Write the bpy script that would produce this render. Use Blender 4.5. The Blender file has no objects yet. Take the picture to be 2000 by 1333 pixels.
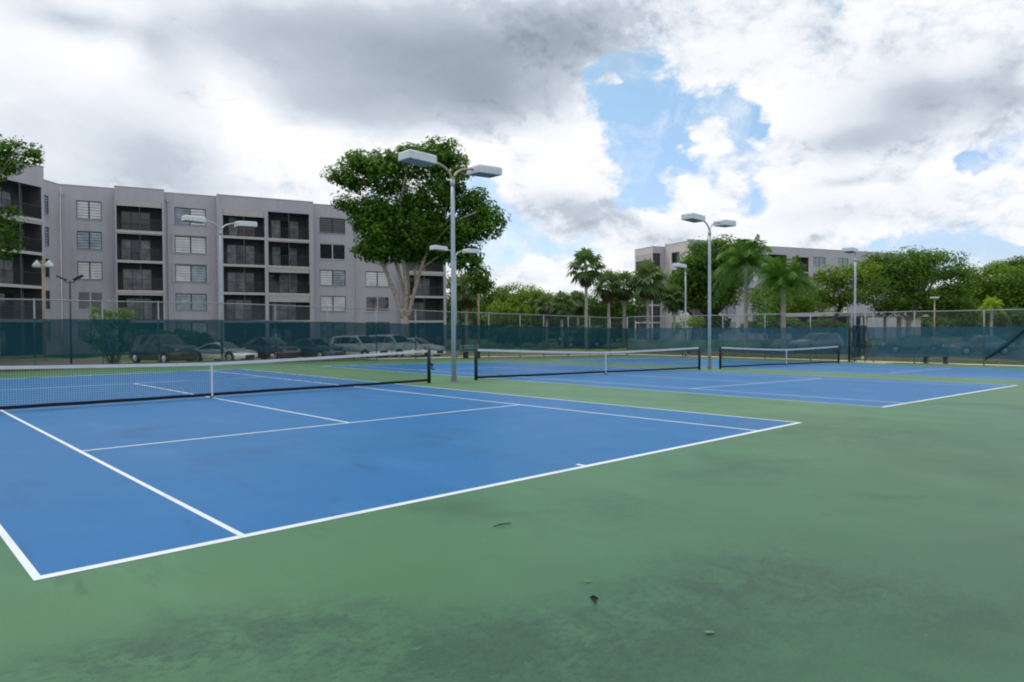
import bpy, math, random
import numpy as np
from mathutils import Vector, Matrix

random.seed(7)
R = np.random.default_rng(11)
scene = bpy.context.scene
COL = scene.collection
rad = math.radians

# ------------------------------------------------------------------ camera geometry
CX, CY, CZ = -0.8547, -5.5031, 1.6302
YAW, PIT, ROL, F = 0.7483, -0.018, -0.0049, 1394.4
SY, CYW = math.sin(YAW), math.cos(YAW)
SP, CP = math.sin(PIT), math.cos(PIT)
SR, CR = math.sin(ROL), math.cos(ROL)


def P(x, y, D):
    """surveyed point: the place seen at (x, y) of the photograph, D metres in front of the camera"""
    X, Y = x - 1000.0, y - 666.5
    a = (X * CR + Y * SR) / F
    u = -(-X * SR + Y * CR) / F
    d, z = CP - u * SP, SP + u * CP
    k = D / d
    a, z = a * k, z * k
    return Vector((CX + a * CYW + D * SY, CY - a * SY + D * CYW, CZ + z))


def LD(L, D):
    return Vector((CX + L * CYW + D * SY, CY - L * SY + D * CYW))


def gz(u):
    return -0.0171 * (min(max(u, 13.0), 46.0) - 13.0)


def sm(a, b, t):
    t = min(max((t - a) / (b - a), 0.0), 1.0)
    return t * t * (3 - 2 * t)


def gh(u, v):
    t = sm(30.6, 36.5, v)
    return gz(u) * (1 - t) - 0.5 * t


def on_ground(x, D):
    p = P(x, 640, D)
    return Vector((p.x, p.y, gh(p.x, p.y)))


# ------------------------------------------------------------------ materials
def nodes_of(m):
    m.use_nodes = True
    nt = m.node_tree
    return nt, nt.nodes, nt.links


def lin(c):
    return tuple((v / 255 / 12.92) if v / 255 <= 0.04045 else ((v / 255 + 0.055) / 1.055) ** 2.4 for v in c)


def mat(name, col, rough=0.6, spec=0.4, metal=0.0, var=0.12, scale=6.0, bump=0.0, bscale=40.0, coat=0.0):
    m = bpy.data.materials.new(name)
    nt, N, L = nodes_of(m)
    b = N['Principled BSDF']
    b.inputs['Roughness'].default_value = rough
    b.inputs['Specular IOR Level'].default_value = spec
    b.inputs['Metallic'].default_value = metal
    b.inputs['Coat Weight'].default_value = coat
    tc = N.new('ShaderNodeTexCoord')
    n = N.new('ShaderNodeTexNoise')
    n.inputs['Scale'].default_value = scale
    n.inputs['Detail'].default_value = 6
    L.new(tc.outputs['Object'], n.inputs['Vector'])
    r = N.new('ShaderNodeValToRGB')
    r.color_ramp.elements[0].position = 0.3
    r.color_ramp.elements[1].position = 0.7
    r.color_ramp.elements[0].color = tuple(c * (1 - var) for c in col) + (1,)
    r.color_ramp.elements[1].color = tuple(min(1, c * (1 + var)) for c in col) + (1,)
    L.new(n.outputs['Fac'], r.inputs['Fac'])
    L.new(r.outputs['Color'], b.inputs['Base Color'])
    if bump > 0:
        n2 = N.new('ShaderNodeTexNoise')
        n2.inputs['Scale'].default_value = bscale
        n2.inputs['Detail'].default_value = 4
        L.new(tc.outputs['Object'], n2.inputs['Vector'])
        bp = N.new('ShaderNodeBump')
        bp.inputs['Strength'].default_value = bump
        bp.inputs['Distance'].default_value = 0.02
        L.new(n2.outputs['Fac'], bp.inputs['Height'])
        L.new(bp.outputs['Normal'], b.inputs['Normal'])
    return m


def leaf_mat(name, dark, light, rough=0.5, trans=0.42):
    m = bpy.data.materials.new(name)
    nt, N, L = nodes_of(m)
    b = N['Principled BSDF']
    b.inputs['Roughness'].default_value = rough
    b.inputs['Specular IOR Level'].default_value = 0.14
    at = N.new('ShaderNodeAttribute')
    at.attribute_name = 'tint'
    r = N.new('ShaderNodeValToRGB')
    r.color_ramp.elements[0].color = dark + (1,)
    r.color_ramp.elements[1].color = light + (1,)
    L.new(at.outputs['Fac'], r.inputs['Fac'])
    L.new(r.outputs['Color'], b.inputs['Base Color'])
    t = N.new('ShaderNodeBsdfTranslucent')
    hs = N.new('ShaderNodeHueSaturation')
    hs.inputs['Value'].default_value = 1.5
    hs.inputs['Hue'].default_value = 0.485
    L.new(r.outputs['Color'], hs.inputs['Color'])
    L.new(hs.outputs['Color'], t.inputs['Color'])
    mx = N.new('ShaderNodeMixShader')
    mx.inputs[0].default_value = trans
    L.new(b.outputs[0], mx.inputs[1])
    L.new(t.outputs[0], mx.inputs[2])
    L.new(mx.outputs[0], N['Material Output'].inputs['Surface'])
    return m


def gD(x, y):
    """how far ahead the sight line (x, y) meets the playing surface"""
    lo, hi = 2.0, 80.0
    for _ in range(50):
        md = (lo + hi) / 2
        p = P(x, y, md)
        if p.z > gz(p.x):
            lo = md
        else:
            hi = md
    return lo


# mildew and dragged scuffs surveyed on the run-back: place, half length and half width in metres, strength
GRIME = []
for (x, y, ra, rb, amt) in [(500, 1215, .55, .30, .8), (690, 1208, .35, .3, .7), (1000, 1262, .8, .42, .9), (1250, 1228, .8, .42, 1.0), (1120, 1300, .8, .3, .8), (1480, 1110, .75, .5, 1.0),
                            (1340, 1158, .6, .3, .7), (1860, 1195, .9, .42, .7), (1640, 845, 1.5, 1.6, .8), (1210, 985, .7, .7, .5), (160, 1310, .5, .3, .6), (720, 1300, .6, .3, .7),
                            (1520, 902, .42, .10, 1.2), (1755, 972, .40, .07, 1.0), (1650, 968, .5, .08, .5), (1795, 845, .4, .10, .9), (1660, 1150, .6, .2, .6), (350, 1275, .6, .25, .7)]:
    q = P(x, y, gD(x, y))
    GRIME.append((q.x, q.y, ra, rb, amt))


def court_mat(name, base, patch, light, patch_amt, stain_shade_col, seed, blots=()):
    """worn acrylic sports coating: broad fading, dark mildew blotches, dragged streaks and fine grit"""
    m = bpy.data.materials.new(name)
    nt, N, L = nodes_of(m)
    b = N['Principled BSDF']
    b.inputs['Specular IOR Level'].default_value = 0.20
    geo = N.new('ShaderNodeNewGeometry')

    def noise(scale, detail=5, rough=0.55, sc=(1, 1, 1), off=0.0, dist=0.0):
        mp = N.new('ShaderNodeMapping')
        mp.inputs['Scale'].default_value = sc
        mp.inputs['Location'].default_value = (seed + off, off * 1.7, 0)
        L.new(geo.outputs['Position'], mp.inputs['Vector'])
        n = N.new('ShaderNodeTexNoise')
        n.inputs['Scale'].default_value = scale
        n.inputs['Detail'].default_value = detail
        n.inputs['Roughness'].default_value = rough
        n.inputs['Distortion'].default_value = dist
        L.new(mp.outputs[0], n.inputs['Vector'])
        return n.outputs['Fac']

    def ramp(fac, a, bb):
        r = N.new('ShaderNodeMapRange')
        r.interpolation_type = 'SMOOTHSTEP'
        r.inputs[1].default_value = a
        r.inputs[2].default_value = bb
        L.new(fac, r.inputs[0])
        return r.outputs[0]

    def mix(f, c1, c2, amt=1.0, mode='MIX'):
        mx = N.new('ShaderNodeMixRGB')
        mx.blend_type = mode
        if amt != 1.0:
            mm = N.new('ShaderNodeMath')
            mm.operation = 'MULTIPLY'
            mm.inputs[1].default_value = amt
            L.new(f, mm.inputs[0])
            f = mm.outputs[0]
        L.new(f, mx.inputs[0])
        for i, c in ((1, c1), (2, c2)):
            if isinstance(c, tuple):
                mx.inputs[i].default_value = c + (1,)
            else:
                L.new(c, mx.inputs[i])
        return mx.outputs[0]
    c = mix(ramp(noise(0.16, 4), 0.35, 0.68), base, patch, patch_amt)
    c = mix(ramp(noise(0.9, 6, 0.6, (1, 0.35, 1), 3.1), 0.52, 0.72), c, light, 0.38)
    c = mix(ramp(noise(0.45, 6, 0.65, (1, 1, 1), 9.3, 0.4), 0.52, 0.72), c, stain_shade_col, 0.50)
    c = mix(ramp(noise(2.2, 5, 0.7, (1.0, 0.28, 1), 14.0, 0.6), 0.57, 0.74), c, stain_shade_col, 0.50)
    c = mix(ramp(noise(7.0, 4, 0.7, (0.35, 1.3, 1), 21.0, 0.8), 0.62, 0.76), c, stain_shade_col, 0.50)
    c = mix(ramp(noise(4.0, 5, 0.7, (1.2, 0.3, 1), 33.0, 0.5), 0.63, 0.78), c, light, 0.40)
    if blots:
        sx = N.new('ShaderNodeSeparateXYZ')
        L.new(geo.outputs['Position'], sx.inputs[0])

        def band(sock, c0, half, soft):
            a_ = N.new('ShaderNodeMath')
            a_.operation = 'SUBTRACT'
            a_.inputs[1].default_value = c0
            L.new(sock, a_.inputs[0])
            b2 = N.new('ShaderNodeMath')
            b2.operation = 'ABSOLUTE'
            L.new(a_.outputs[0], b2.inputs[0])
            return ramp(b2.outputs[0], half + soft, half - soft)
        # shade of the foreground painted into the colour, deeper towards the back fence
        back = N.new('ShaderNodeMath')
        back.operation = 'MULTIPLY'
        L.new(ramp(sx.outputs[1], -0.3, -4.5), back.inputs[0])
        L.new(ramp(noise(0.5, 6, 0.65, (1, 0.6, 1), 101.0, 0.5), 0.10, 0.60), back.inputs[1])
        c = mix(back.outputs[0], c, stain_shade_col, 0.50)
        worn = ramp(noise(0.7, 6, 0.65, (1, 0.5, 1), 81.0, 0.4), 0.30, 0.62)
        for c0, half in ((12.8, 1.9), (27.4, 1.9), (42.3, 2.0)):
            k_ = N.new('ShaderNodeMath')
            k_.operation = 'MULTIPLY'
            L.new(band(sx.outputs[0], c0, half, 0.5), k_.inputs[0])
            L.new(band(sx.outputs[1], 15.0, 14.6, 1.2), k_.inputs[1])
            k2 = N.new('ShaderNodeMath')
            k2.operation = 'MULTIPLY'
            L.new(k_.outputs[0], k2.inputs[0])
            L.new(worn, k2.inputs[1])
            c = mix(k2.outputs[0], c, (0.105, 0.215, 0.100), 0.75)
        acc = None
        for (bx, by, ra, rb, amt) in blots:
            mp = N.new('ShaderNodeMapping')
            mp.vector_type = 'TEXTURE'
            mp.inputs['Location'].default_value = (bx, by, 0)
            mp.inputs['Rotation'].default_value = (0, 0, -YAW + 0.12)
            mp.inputs['Scale'].default_value = (ra, rb, 1000.0)
            L.new(geo.outputs['Position'], mp.inputs['Vector'])
            dp = N.new('ShaderNodeVectorMath')
            dp.operation = 'DOT_PRODUCT'
            L.new(mp.outputs[0], dp.inputs[0])
            L.new(mp.outputs[0], dp.inputs[1])
            pw = N.new('ShaderNodeMath')
            pw.operation = 'POWER'
            pw.inputs[0].default_value = math.exp(-1)
            L.new(dp.outputs['Value'], pw.inputs[1])
            ma = N.new('ShaderNodeMath')
            ma.operation = 'MULTIPLY_ADD'
            ma.inputs[1].default_value = amt
            L.new(pw.outputs[0], ma.inputs[0])
            if acc is None:
                ma.inputs[2].default_value = 0
            else:
                L.new(acc, ma.inputs[2])
            acc = ma.outputs[0]

        def mul(a, b_, add=0.0):
            q_ = N.new('ShaderNodeMath')
            q_.operation = 'MULTIPLY'
            q_.use_clamp = True
            L.new(a, q_.inputs[0])
            L.new(b_, q_.inputs[1])
            return q_.outputs[0]
        c = mix(mul(acc, ramp(noise(3.2, 7, 0.72, (1, 0.7, 1), 51.0, 0.7), 0.34, 0.66)), c, stain_shade_col, 0.70)
        c = mix(mul(acc, ramp(noise(16.0, 6, 0.75, (0.8, 1.2, 1), 61.0, 0.6), 0.48, 0.62)), c, stain_shade_col, 0.75)
    c = mix(ramp(noise(38.0, 4, 0.75, (0.8, 1.2, 1), 71.0, 0.3), 0.58, 0.70), c, stain_shade_col, 0.42)
    c = mix(ramp(noise(60.0, 2, 0.5, (1, 1, 1), 2.0), 0.3, 0.7), c, light, 0.14)
    c = mix(ramp(noise(170.0, 3, 0.7, (1, 1, 1), 2.7), 0.45, 0.70), c, stain_shade_col, 0.32)
    c = mix(ramp(noise(5.5, 6, 0.75, (0.5, 2.2, 1), 91.0, 1.2), 0.645, 0.70), c, light, 0.55)
    L.new(c, b.inputs['Base Color'])
    rr = N.new('ShaderNodeMapRange')
    rr.inputs[3].default_value = 0.40
    rr.inputs[4].default_value = 0.55
    L.new(noise(1.2, 4, 0.6, (1, 1, 1), 5.0), rr.inputs[0])
    L.new(rr.outputs[0], b.inputs['Roughness'])
    bp = N.new('ShaderNodeBump')
    bp.inputs['Strength'].default_value = 0.25
    bp.inputs['Distance'].default_value = 0.004
    L.new(noise(220.0, 2), bp.inputs['Height'])
    L.new(bp.outputs[0], b.inputs['Normal'])
    return m


def stucco_mat(name, col, streak):
    m = mat(name, col, 0.9, 0.15, var=0.05, scale=0.5, bump=0.25, bscale=25)
    nt, N, L = nodes_of(m)
    b = N['Principled BSDF']
    src = b.inputs['Base Color'].links[0].from_socket
    geo = N.new('ShaderNodeNewGeometry')
    mp = N.new('ShaderNodeMapping')
    mp.inputs['Scale'].default_value = (1.6, 1.6, 0.10)
    L.new(geo.outputs['Position'], mp.inputs['Vector'])
    n = N.new('ShaderNodeTexNoise')
    n.inputs['Scale'].default_value = 1.4
    n.inputs['Detail'].default_value = 7
    n.inputs['Roughness'].default_value = 0.65
    L.new(mp.outputs[0], n.inputs['Vector'])
    mr = N.new('ShaderNodeMapRange')
    mr.inputs[1].default_value = 0.50
    mr.inputs[2].default_value = 0.75
    mr.inputs[4].default_value = 0.55
    L.new(n.outputs['Fac'], mr.inputs[0])
    mx = N.new('ShaderNodeMixRGB')
    mx.inputs[2].default_value = streak + (1,)
    L.new(mr.outputs[0], mx.inputs[0])
    L.new(src, mx.inputs[1])
    L.new(mx.outputs[0], b.inputs['Base Color'])
    return m


def see_mat(name, col, opacity, rough=0.8, weave=0.0, var=0.15):
    """open woven cloth or wire mesh: part of the light passes between the threads"""
    m = bpy.data.materials.new(name)
    nt, N, L = nodes_of(m)
    b = N['Principled BSDF']
    b.inputs['Roughness'].default_value = rough
    b.inputs['Specular IOR Level'].default_value = 0.2
    geo = N.new('ShaderNodeNewGeometry')
    n = N.new('ShaderNodeTexNoise')
    n.inputs['Scale'].default_value = 0.7
    n.inputs['Detail'].default_value = 6
    L.new(geo.outputs['Position'], n.inputs['Vector'])
    r = N.new('ShaderNodeValToRGB')
    r.color_ramp.elements[0].position = 0.3
    r.color_ramp.elements[1].position = 0.7
    r.color_ramp.elements[0].color = tuple(c * (1 - var) for c in col) + (1,)
    r.color_ramp.elements[1].color = tuple(c * (1 + var) for c in col) + (1,)
    L.new(n.outputs['Fac'], r.inputs['Fac'])
    L.new(r.outputs['Color'], b.inputs['Base Color'])
    t = N.new('ShaderNodeBsdfTransparent')
    mx = N.new('ShaderNodeMixShader')
    mr = N.new('ShaderNodeMapRange')
    mr.inputs[1].default_value = 0.3
    mr.inputs[2].default_value = 0.7
    mr.inputs[3].default_value = opacity - weave
    mr.inputs[4].default_value = opacity + weave
    n2 = N.new('ShaderNodeTexNoise')
    n2.inputs['Scale'].default_value = 1.6
    n2.inputs['Detail'].default_value = 5
    L.new(geo.outputs['Position'], n2.inputs['Vector'])
    L.new(n2.outputs['Fac'], mr.inputs[0])
    L.new(mr.outputs[0], mx.inputs[0])
    L.new(t.outputs[0], mx.inputs[1])
    L.new(b.outputs[0], mx.inputs[2])
    L.new(mx.outputs[0], N['Material Output'].inputs['Surface'])
    return m


M = {}
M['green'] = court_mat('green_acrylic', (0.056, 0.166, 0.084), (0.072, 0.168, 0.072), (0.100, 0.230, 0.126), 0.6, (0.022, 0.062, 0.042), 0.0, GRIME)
M['blue'] = court_mat('blue_acrylic', (0.007, 0.128, 0.340), (0.014, 0.132, 0.305), (0.034, 0.190, 0.415), 0.6, (0.010, 0.070, 0.170), 40.0)
M['line'] = court_mat('white_line_paint', (0.70, 0.75, 0.76), (0.62, 0.68, 0.71), (0.76, 0.80, 0.80), 0.7, (0.36, 0.43, 0.50), 7.0)
M['grass'] = mat('lawn', (0.075, 0.135, 0.028), 0.9, 0.1, var=0.45, scale=1.5, bump=0.6, bscale=30)
M['asphalt'] = mat('asphalt', (0.055, 0.056, 0.06), 0.85, 0.2, var=0.25, scale=2, bump=0.3, bscale=80)
M['concrete'] = mat('concrete', (0.52, 0.47, 0.41), 0.85, 0.2, var=0.15, scale=2.5, bump=0.2)
M['soil'] = mat('bare_soil', (0.13, 0.10, 0.065), 0.95, 0.1, var=0.4, scale=4, bump=0.5)
M['blade'] = leaf_mat('grass_blade', (0.05, 0.10, 0.015), (0.20, 0.27, 0.05))
M['galv'] = mat('galvanised_steel', (0.40, 0.45, 0.52), 0.45, 0.5, metal=0.35, var=0.10, scale=3)
M['rail'] = mat('fence_pipe', (0.25, 0.28, 0.31), 0.5, 0.5, metal=0.4, var=0.12)
M['rust'] = mat('weathered_arm_steel', (0.42, 0.34, 0.26), 0.6, 0.4, metal=0.2, var=0.3, scale=12)
M['headgrey'] = mat('lamp_housing_paint', (0.60, 0.63, 0.68), 0.45, 0.5, var=0.10)
M['lens'] = mat('lamp_lens_glass', (0.16, 0.20, 0.24), 0.2, 0.6, var=0.1)
M['black'] = mat('black_powdercoat', (0.012, 0.020, 0.024), 0.45, 0.5, var=0.2)
M['netcord'] = mat('net_cord', (0.012, 0.016, 0.022), 0.8, 0.2, var=0.2)
M['band'] = mat('white_net_band', (0.58, 0.60, 0.66), 0.75, 0.2, var=0.08, scale=3)
M['screen'] = see_mat('windscreen_mesh_cloth', (0.002, 0.050, 0.076), 0.79, weave=0.03)
M['screenlit'] = see_mat('lit_windscreen_mesh_cloth', (0.028, 0.108, 0.160), 0.76, weave=0.03)  # paler copy of the cloth: light passing through it is put into the colour
M['fold'] = see_mat('windscreen_folded_cloth', (0.006, 0.046, 0.068), 0.86)
M['chain'] = see_mat('chain_link_wire', (0.20, 0.25, 0.27), 0.10, 0.5)
M['teal'] = mat('teal_bench_plastic', (0.070, 0.165, 0.165), 0.5, 0.4)
M['stucco'] = stucco_mat('grey_mauve_stucco', (0.470, 0.455, 0.530), (0.370, 0.358, 0.415))
M['stuccoshade'] = mat('shaded_recess_wall', (0.112, 0.115, 0.135), 0.9, 0.15, var=0.15, scale=1.5)  # dark wall colour: shade of the recess is put into it
M['slab'] = mat('balcony_slab_paint', (0.52, 0.49, 0.52), 0.8, 0.2, var=0.08)
M['pale'] = stucco_mat('pale_lit_stucco', (0.64, 0.585, 0.585), (0.50, 0.45, 0.44))  # own pale paint on the pavilion; on the distant block, light put into colour
M['postgrey'] = mat('grey_screen_post', (0.16, 0.165, 0.18), 0.6, 0.4)
M['frame'] = mat('bronze_window_frame', (0.030, 0.034, 0.042), 0.5, 0.5, var=0.2)
M['framew'] = mat('white_window_frame', (0.55, 0.55, 0.60), 0.5, 0.5, var=0.1)
M['glass'] = mat('dark_window_glass', (0.020, 0.026, 0.034), 0.06, 0.9, var=0.4, scale=1.2)
M['louvre'] = mat('white_louvre', (0.62, 0.64, 0.68), 0.4, 0.5, var=0.18, scale=1.0)
M['louvreb'] = mat('glass_louvre', (0.20, 0.27, 0.34), 0.15, 0.9, var=0.45, scale=1.4)
M['louvred'] = mat('dark_louvre', (0.030, 0.036, 0.045), 0.25, 0.8, var=0.4)
M['curtain'] = mat('curtain_behind_glass', (0.36, 0.38, 0.43), 0.25, 0.7, var=0.55, scale=1.3)
M['bark'] = mat('grey_bark', (0.33, 0.29, 0.26), 0.9, 0.15, var=0.35, scale=6, bump=0.6)
M['barkd'] = mat('dark_bark', (0.055, 0.048, 0.042), 0.9, 0.15, var=0.4, scale=6, bump=0.6)
M['palmbark'] = mat('palm_trunk_bark', (0.36, 0.34, 0.33), 0.9, 0.15, var=0.35, scale=9, bump=0.6)
M['wood'] = mat('tan_timber_pole', (0.40, 0.29, 0.20), 0.8, 0.2, var=0.2, scale=5)
M['tyre'] = mat('tyre_rubber', (0.012, 0.012, 0.013), 0.85, 0.2)
M['rim'] = mat('alloy_rim', (0.40, 0.41, 0.43), 0.3, 0.6, metal=0.7)
M['cglass'] = mat('car_glass', (0.012, 0.016, 0.020), 0.05, 1.0, var=0.2)
M['hlamp'] = mat('headlamp_lens', (0.65, 0.68, 0.70), 0.1, 0.9, var=0.1)
M['trim'] = mat('black_trim', (0.015, 0.015, 0.017), 0.6, 0.4)
M['yellow'] = mat('yellow_green_paint', (0.42, 0.50, 0.08), 0.5, 0.4)
M['debris'] = mat('dry_dark_twig', (0.020, 0.024, 0.018), 0.9, 0.1)
M['paleleaf'] = mat('pale_dry_leaf', (0.14, 0.20, 0.13), 0.8, 0.1)
M['roofdk'] = mat('dark_shingle', (0.06, 0.055, 0.055), 0.9, 0.1)
LM = {
    'fig': leaf_mat('fig_leaves', (0.014, 0.052, 0.008), (0.115, 0.270, 0.020)),
    'lime': leaf_mat('yellow_green_leaves', (0.038, 0.098, 0.009), (0.215, 0.345, 0.032)),
    'oak': leaf_mat('olive_leaves', (0.026, 0.080, 0.011), (0.145, 0.280, 0.036)),
    'deep': leaf_mat('deep_green_leaves', (0.015, 0.055, 0.011), (0.085, 0.180, 0.026)),
    'fan': leaf_mat('fan_palm_blades', (0.036, 0.090, 0.026), (0.210, 0.310, 0.110), 0.4, 0.2),
    'queen': leaf_mat('feather_palm_leaflets', (0.025, 0.090, 0.016), (0.140, 0.290, 0.040), 0.4, 0.3),
    'limepalm': leaf_mat('lime_palm_leaflets', (0.120, 0.230, 0.016), (0.320, 0.480, 0.040), 0.4, 0.35),
    'skirt': leaf_mat('dead_palm_fronds', (0.075, 0.055, 0.030), (0.180, 0.140, 0.085), 0.8, 0.1),
}


# ------------------------------------------------------------------ mesh building
class MB:
    def __init__(s):
        s.v, s.f = [], []

    def add(s, vs, fs):
        o = len(s.v)
        s.v += [tuple(p) for p in vs]
        s.f += [tuple(i + o for i in f) for f in fs]

    def quad(s, a, b, c, d):
        s.add((a, b, c, d), ((0, 1, 2, 3),))

    def box(s, x0, x1, y0, y1, z0, z1, fn=None):
        vs = [(x, y, z) for z in (z0, z1) for y in (y0, y1) for x in (x0, x1)]
        if fn:
            vs = [fn(*p) for p in vs]
        s.add(vs, ((0, 2, 3, 1), (4, 5, 7, 6), (0, 1, 5, 4), (2, 6, 7, 3), (0, 4, 6, 2), (1, 3, 7, 5)))

    def tube(s, pts, rs, n=8, cap=True):
        pts = [Vector(p) for p in pts]
        if not hasattr(rs, '__len__'):
            rs = [rs] * len(pts)
        o = len(s.v)
        k = len(pts)
        for i, p in enumerate(pts):
            t = (pts[min(i + 1, k - 1)] - pts[max(i - 1, 0)])
            t = t.normalized() if t.length > 1e-9 else Vector((0, 0, 1))
            a = t.cross(Vector((0, 0, 1)) if abs(t.z) < 0.9 else Vector((1, 0, 0))).normalized()
            b = t.cross(a)
            for j in range(n):
                w = 2 * math.pi * j / n
                s.v.append(tuple(p + (a * math.cos(w) + b * math.sin(w)) * rs[i]))
        for i in range(k - 1):
            for j in range(n):
                j2 = (j + 1) % n
                s.f.append((o + i * n + j, o + i * n + j2, o + (i + 1) * n + j2, o + (i + 1) * n + j))
        if cap:
            s.f.append(tuple(o + j for j in range(n))[::-1])
            s.f.append(tuple(o + (k - 1) * n + j for j in range(n)))

    def lathe(s, c, prof, n=16):
        o = len(s.v)
        for r, z in prof:
            for j in range(n):
                w = 2 * math.pi * j / n
                s.v.append((c[0] + r * math.cos(w), c[1] + r * math.sin(w), c[2] + z))
        for i in range(len(prof) - 1):
            for j in range(n):
                j2 = (j + 1) % n
                s.f.append((o + i * n + j, o + i * n + j2, o + (i + 1) * n + j2, o + (i + 1) * n + j))
        s.f.append(tuple(o + j for j in range(n))[::-1])
        s.f.append(tuple(o + (len(prof) - 1) * n + j for j in range(n)))

    def build(s, name, m, parent=None, smooth=False, bevel=0.0):
        me = bpy.data.meshes.new(name)
        me.from_pydata(s.v, [], s.f)
        me.materials.append(m)
        if smooth:
            me.polygons.foreach_set('use_smooth', [True] * len(me.polygons))
        me.update()
        o = bpy.data.objects.new(name, me)
        COL.objects.link(o)
        if parent:
            o.parent = parent
        if bevel > 0:
            b = o.modifiers.new('bevel', 'BEVEL')
            b.width = bevel
            b.segments = 2
            b.limit_method = 'ANGLE'
        return o


def np_mesh(name, verts, quads, m, parent=None, tint=None, smooth=False):
    me = bpy.data.meshes.new(name)
    nv, nf, k = len(verts), len(quads), quads.shape[1]
    me.vertices.add(nv)
    me.vertices.foreach_set('co', np.asarray(verts, np.float32).ravel())
    me.loops.add(nf * k)
    me.loops.foreach_set('vertex_index', np.asarray(quads, np.int32).ravel())
    me.polygons.add(nf)
    me.polygons.foreach_set('loop_start', np.arange(0, nf * k, k, dtype=np.int32))
    if tint is not None:
        a = me.attributes.new('tint', 'FLOAT', 'POINT')
        a.data.foreach_set('value', np.asarray(tint, np.float32))
    me.materials.append(m)
    if smooth:
        me.polygons.foreach_set('use_smooth', [True] * nf)
    me.update(calc_edges=True)
    o = bpy.data.objects.new(name, me)
    COL.objects.link(o)
    if parent:
        o.parent = parent
    return o


def tag(o, label, cat, group=None):
    o['label'] = label
    o['category'] = cat
    if group:
        o['group'] = group
    return o


def struct(o, kind='structure'):
    o['kind'] = kind
    return o


def thing(name, label, cat, loc=(0, 0, 0), rz=0.0, group=None):
    o = bpy.data.objects.new(name, None)
    o.empty_display_size = 0.3
    COL.objects.link(o)
    o.location = loc
    o.rotation_euler = (0, 0, rz)
    return tag(o, label, cat, group)


# ------------------------------------------------------------------ ground
def ground():
    us = [-900, -300, -100, -40, -12, -6, 0, 6, 13, 20, 30, 40, 46, 47, 52, 60, 80, 120, 200, 400, 1200]
    vs = [-300, -100, -40, -14, 0, 10, 20, 29, 30.6, 31.5, 32.5, 33.5, 34.5, 35.5, 36.5, 40, 60, 100, 200, 400, 1200]
    V = [(u, v, gh(u, v) - 0.012) for v in vs for u in us]
    n = len(us)
    f = [(j * n + i, j * n + i + 1, (j + 1) * n + i + 1, (j + 1) * n + i) for j in range(len(vs) - 1) for i in range(n - 1)]
    m = MB()
    m.add(V, f)
    struct(m.build('ground', M['grass']))


def sheet(mb, u0, u1, v0, v1, dz):
    cuts = [u0] + [c for c in (13.0, 46.0) if u0 < c < u1] + [u1]
    for a, b in zip(cuts[:-1], cuts[1:]):
        mb.quad((a, v0, gz(a) + dz), (b, v0, gz(b) + dz), (b, v1, gz(b) + dz), (a, v1, gz(a) + dz))


ground()
COURT_V = 28.9
m = MB()
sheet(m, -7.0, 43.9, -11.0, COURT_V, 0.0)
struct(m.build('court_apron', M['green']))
m = MB()
sheet(m, -7.0, 43.9, COURT_V, 30.0, -0.004)
struct(m.build('soil_strip', M['soil']))
OFF = [0.0, 14.637, 29.163]
for o in OFF:
    m = MB()
    sheet(m, o, o + 10.97, 0, 23.77, 0.0015)
    ct = struct(m.build('tennis_court', M['blue']))
    l = MB()
    w = 0.052

    def ln(u0, u1, v0, v1):
        sheet(l, o + u0, o + u1, v0, v1, 0.003)
    bw = 0.085
    ln(0, 10.97, 0, bw); ln(0, 10.97, 23.77 - bw, 23.77)
    ln(0, w, bw, 23.77 - bw); ln(10.97 - w, 10.97, bw, 23.77 - bw)
    ln(1.372, 1.372 + w, bw, 23.77 - bw); ln(9.598 - w, 9.598, bw, 23.77 - bw)
    for v in (5.485, 18.285):
        ln(1.372 + w, 9.598 - w, v - w / 2, v + w / 2)
    ln(5.485 - w / 2, 5.485 + w / 2, 5.485 + w / 2, 18.285 - w / 2)
    ln(5.485 - w / 2, 5.485 + w / 2, bw, bw + 0.12)
    ln(5.485 - w / 2, 5.485 + w / 2, 23.65 - bw, 23.77 - bw)
    l.build('court_lines', M['line'], ct)

m = MB()
for u in range(14, 46, 2):
    m.box(u, u + 2 - 0.012, 30.05, 31.5, -0.1, 0.03, lambda x, y, z: (x, y, gh(x, y) + z))
struct(m.build('sidewalk', M['concrete']))
m = MB()
for v in range(-12, 30, 2):
    m.box(44.45, 46.2, v, v + 2 - 0.012, -0.1, 0.03, lambda x, y, z: (x, y, gh(x, y) + z))
struct(m.build('sidewalk', M['concrete']))
m = MB()
m.box(42.55, 44.40, 10.0, 11.9, -0.1, 0.012, lambda x, y, z: (x + (0.5 if (x < 43 and y > 11) else 0), y, gh(x, y) + z))
struct(m.build('path', M['concrete']))
ROW = Vector((0.968, -0.25))
NRM = Vector((-0.25, -0.968))
o0 = P(325, 640, 46.0).to_2d()


def rowp(t, n, z):
    q = o0 + ROW * t + NRM * n
    return (q.x, q.y, gh(q.x, q.y) + z)


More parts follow.
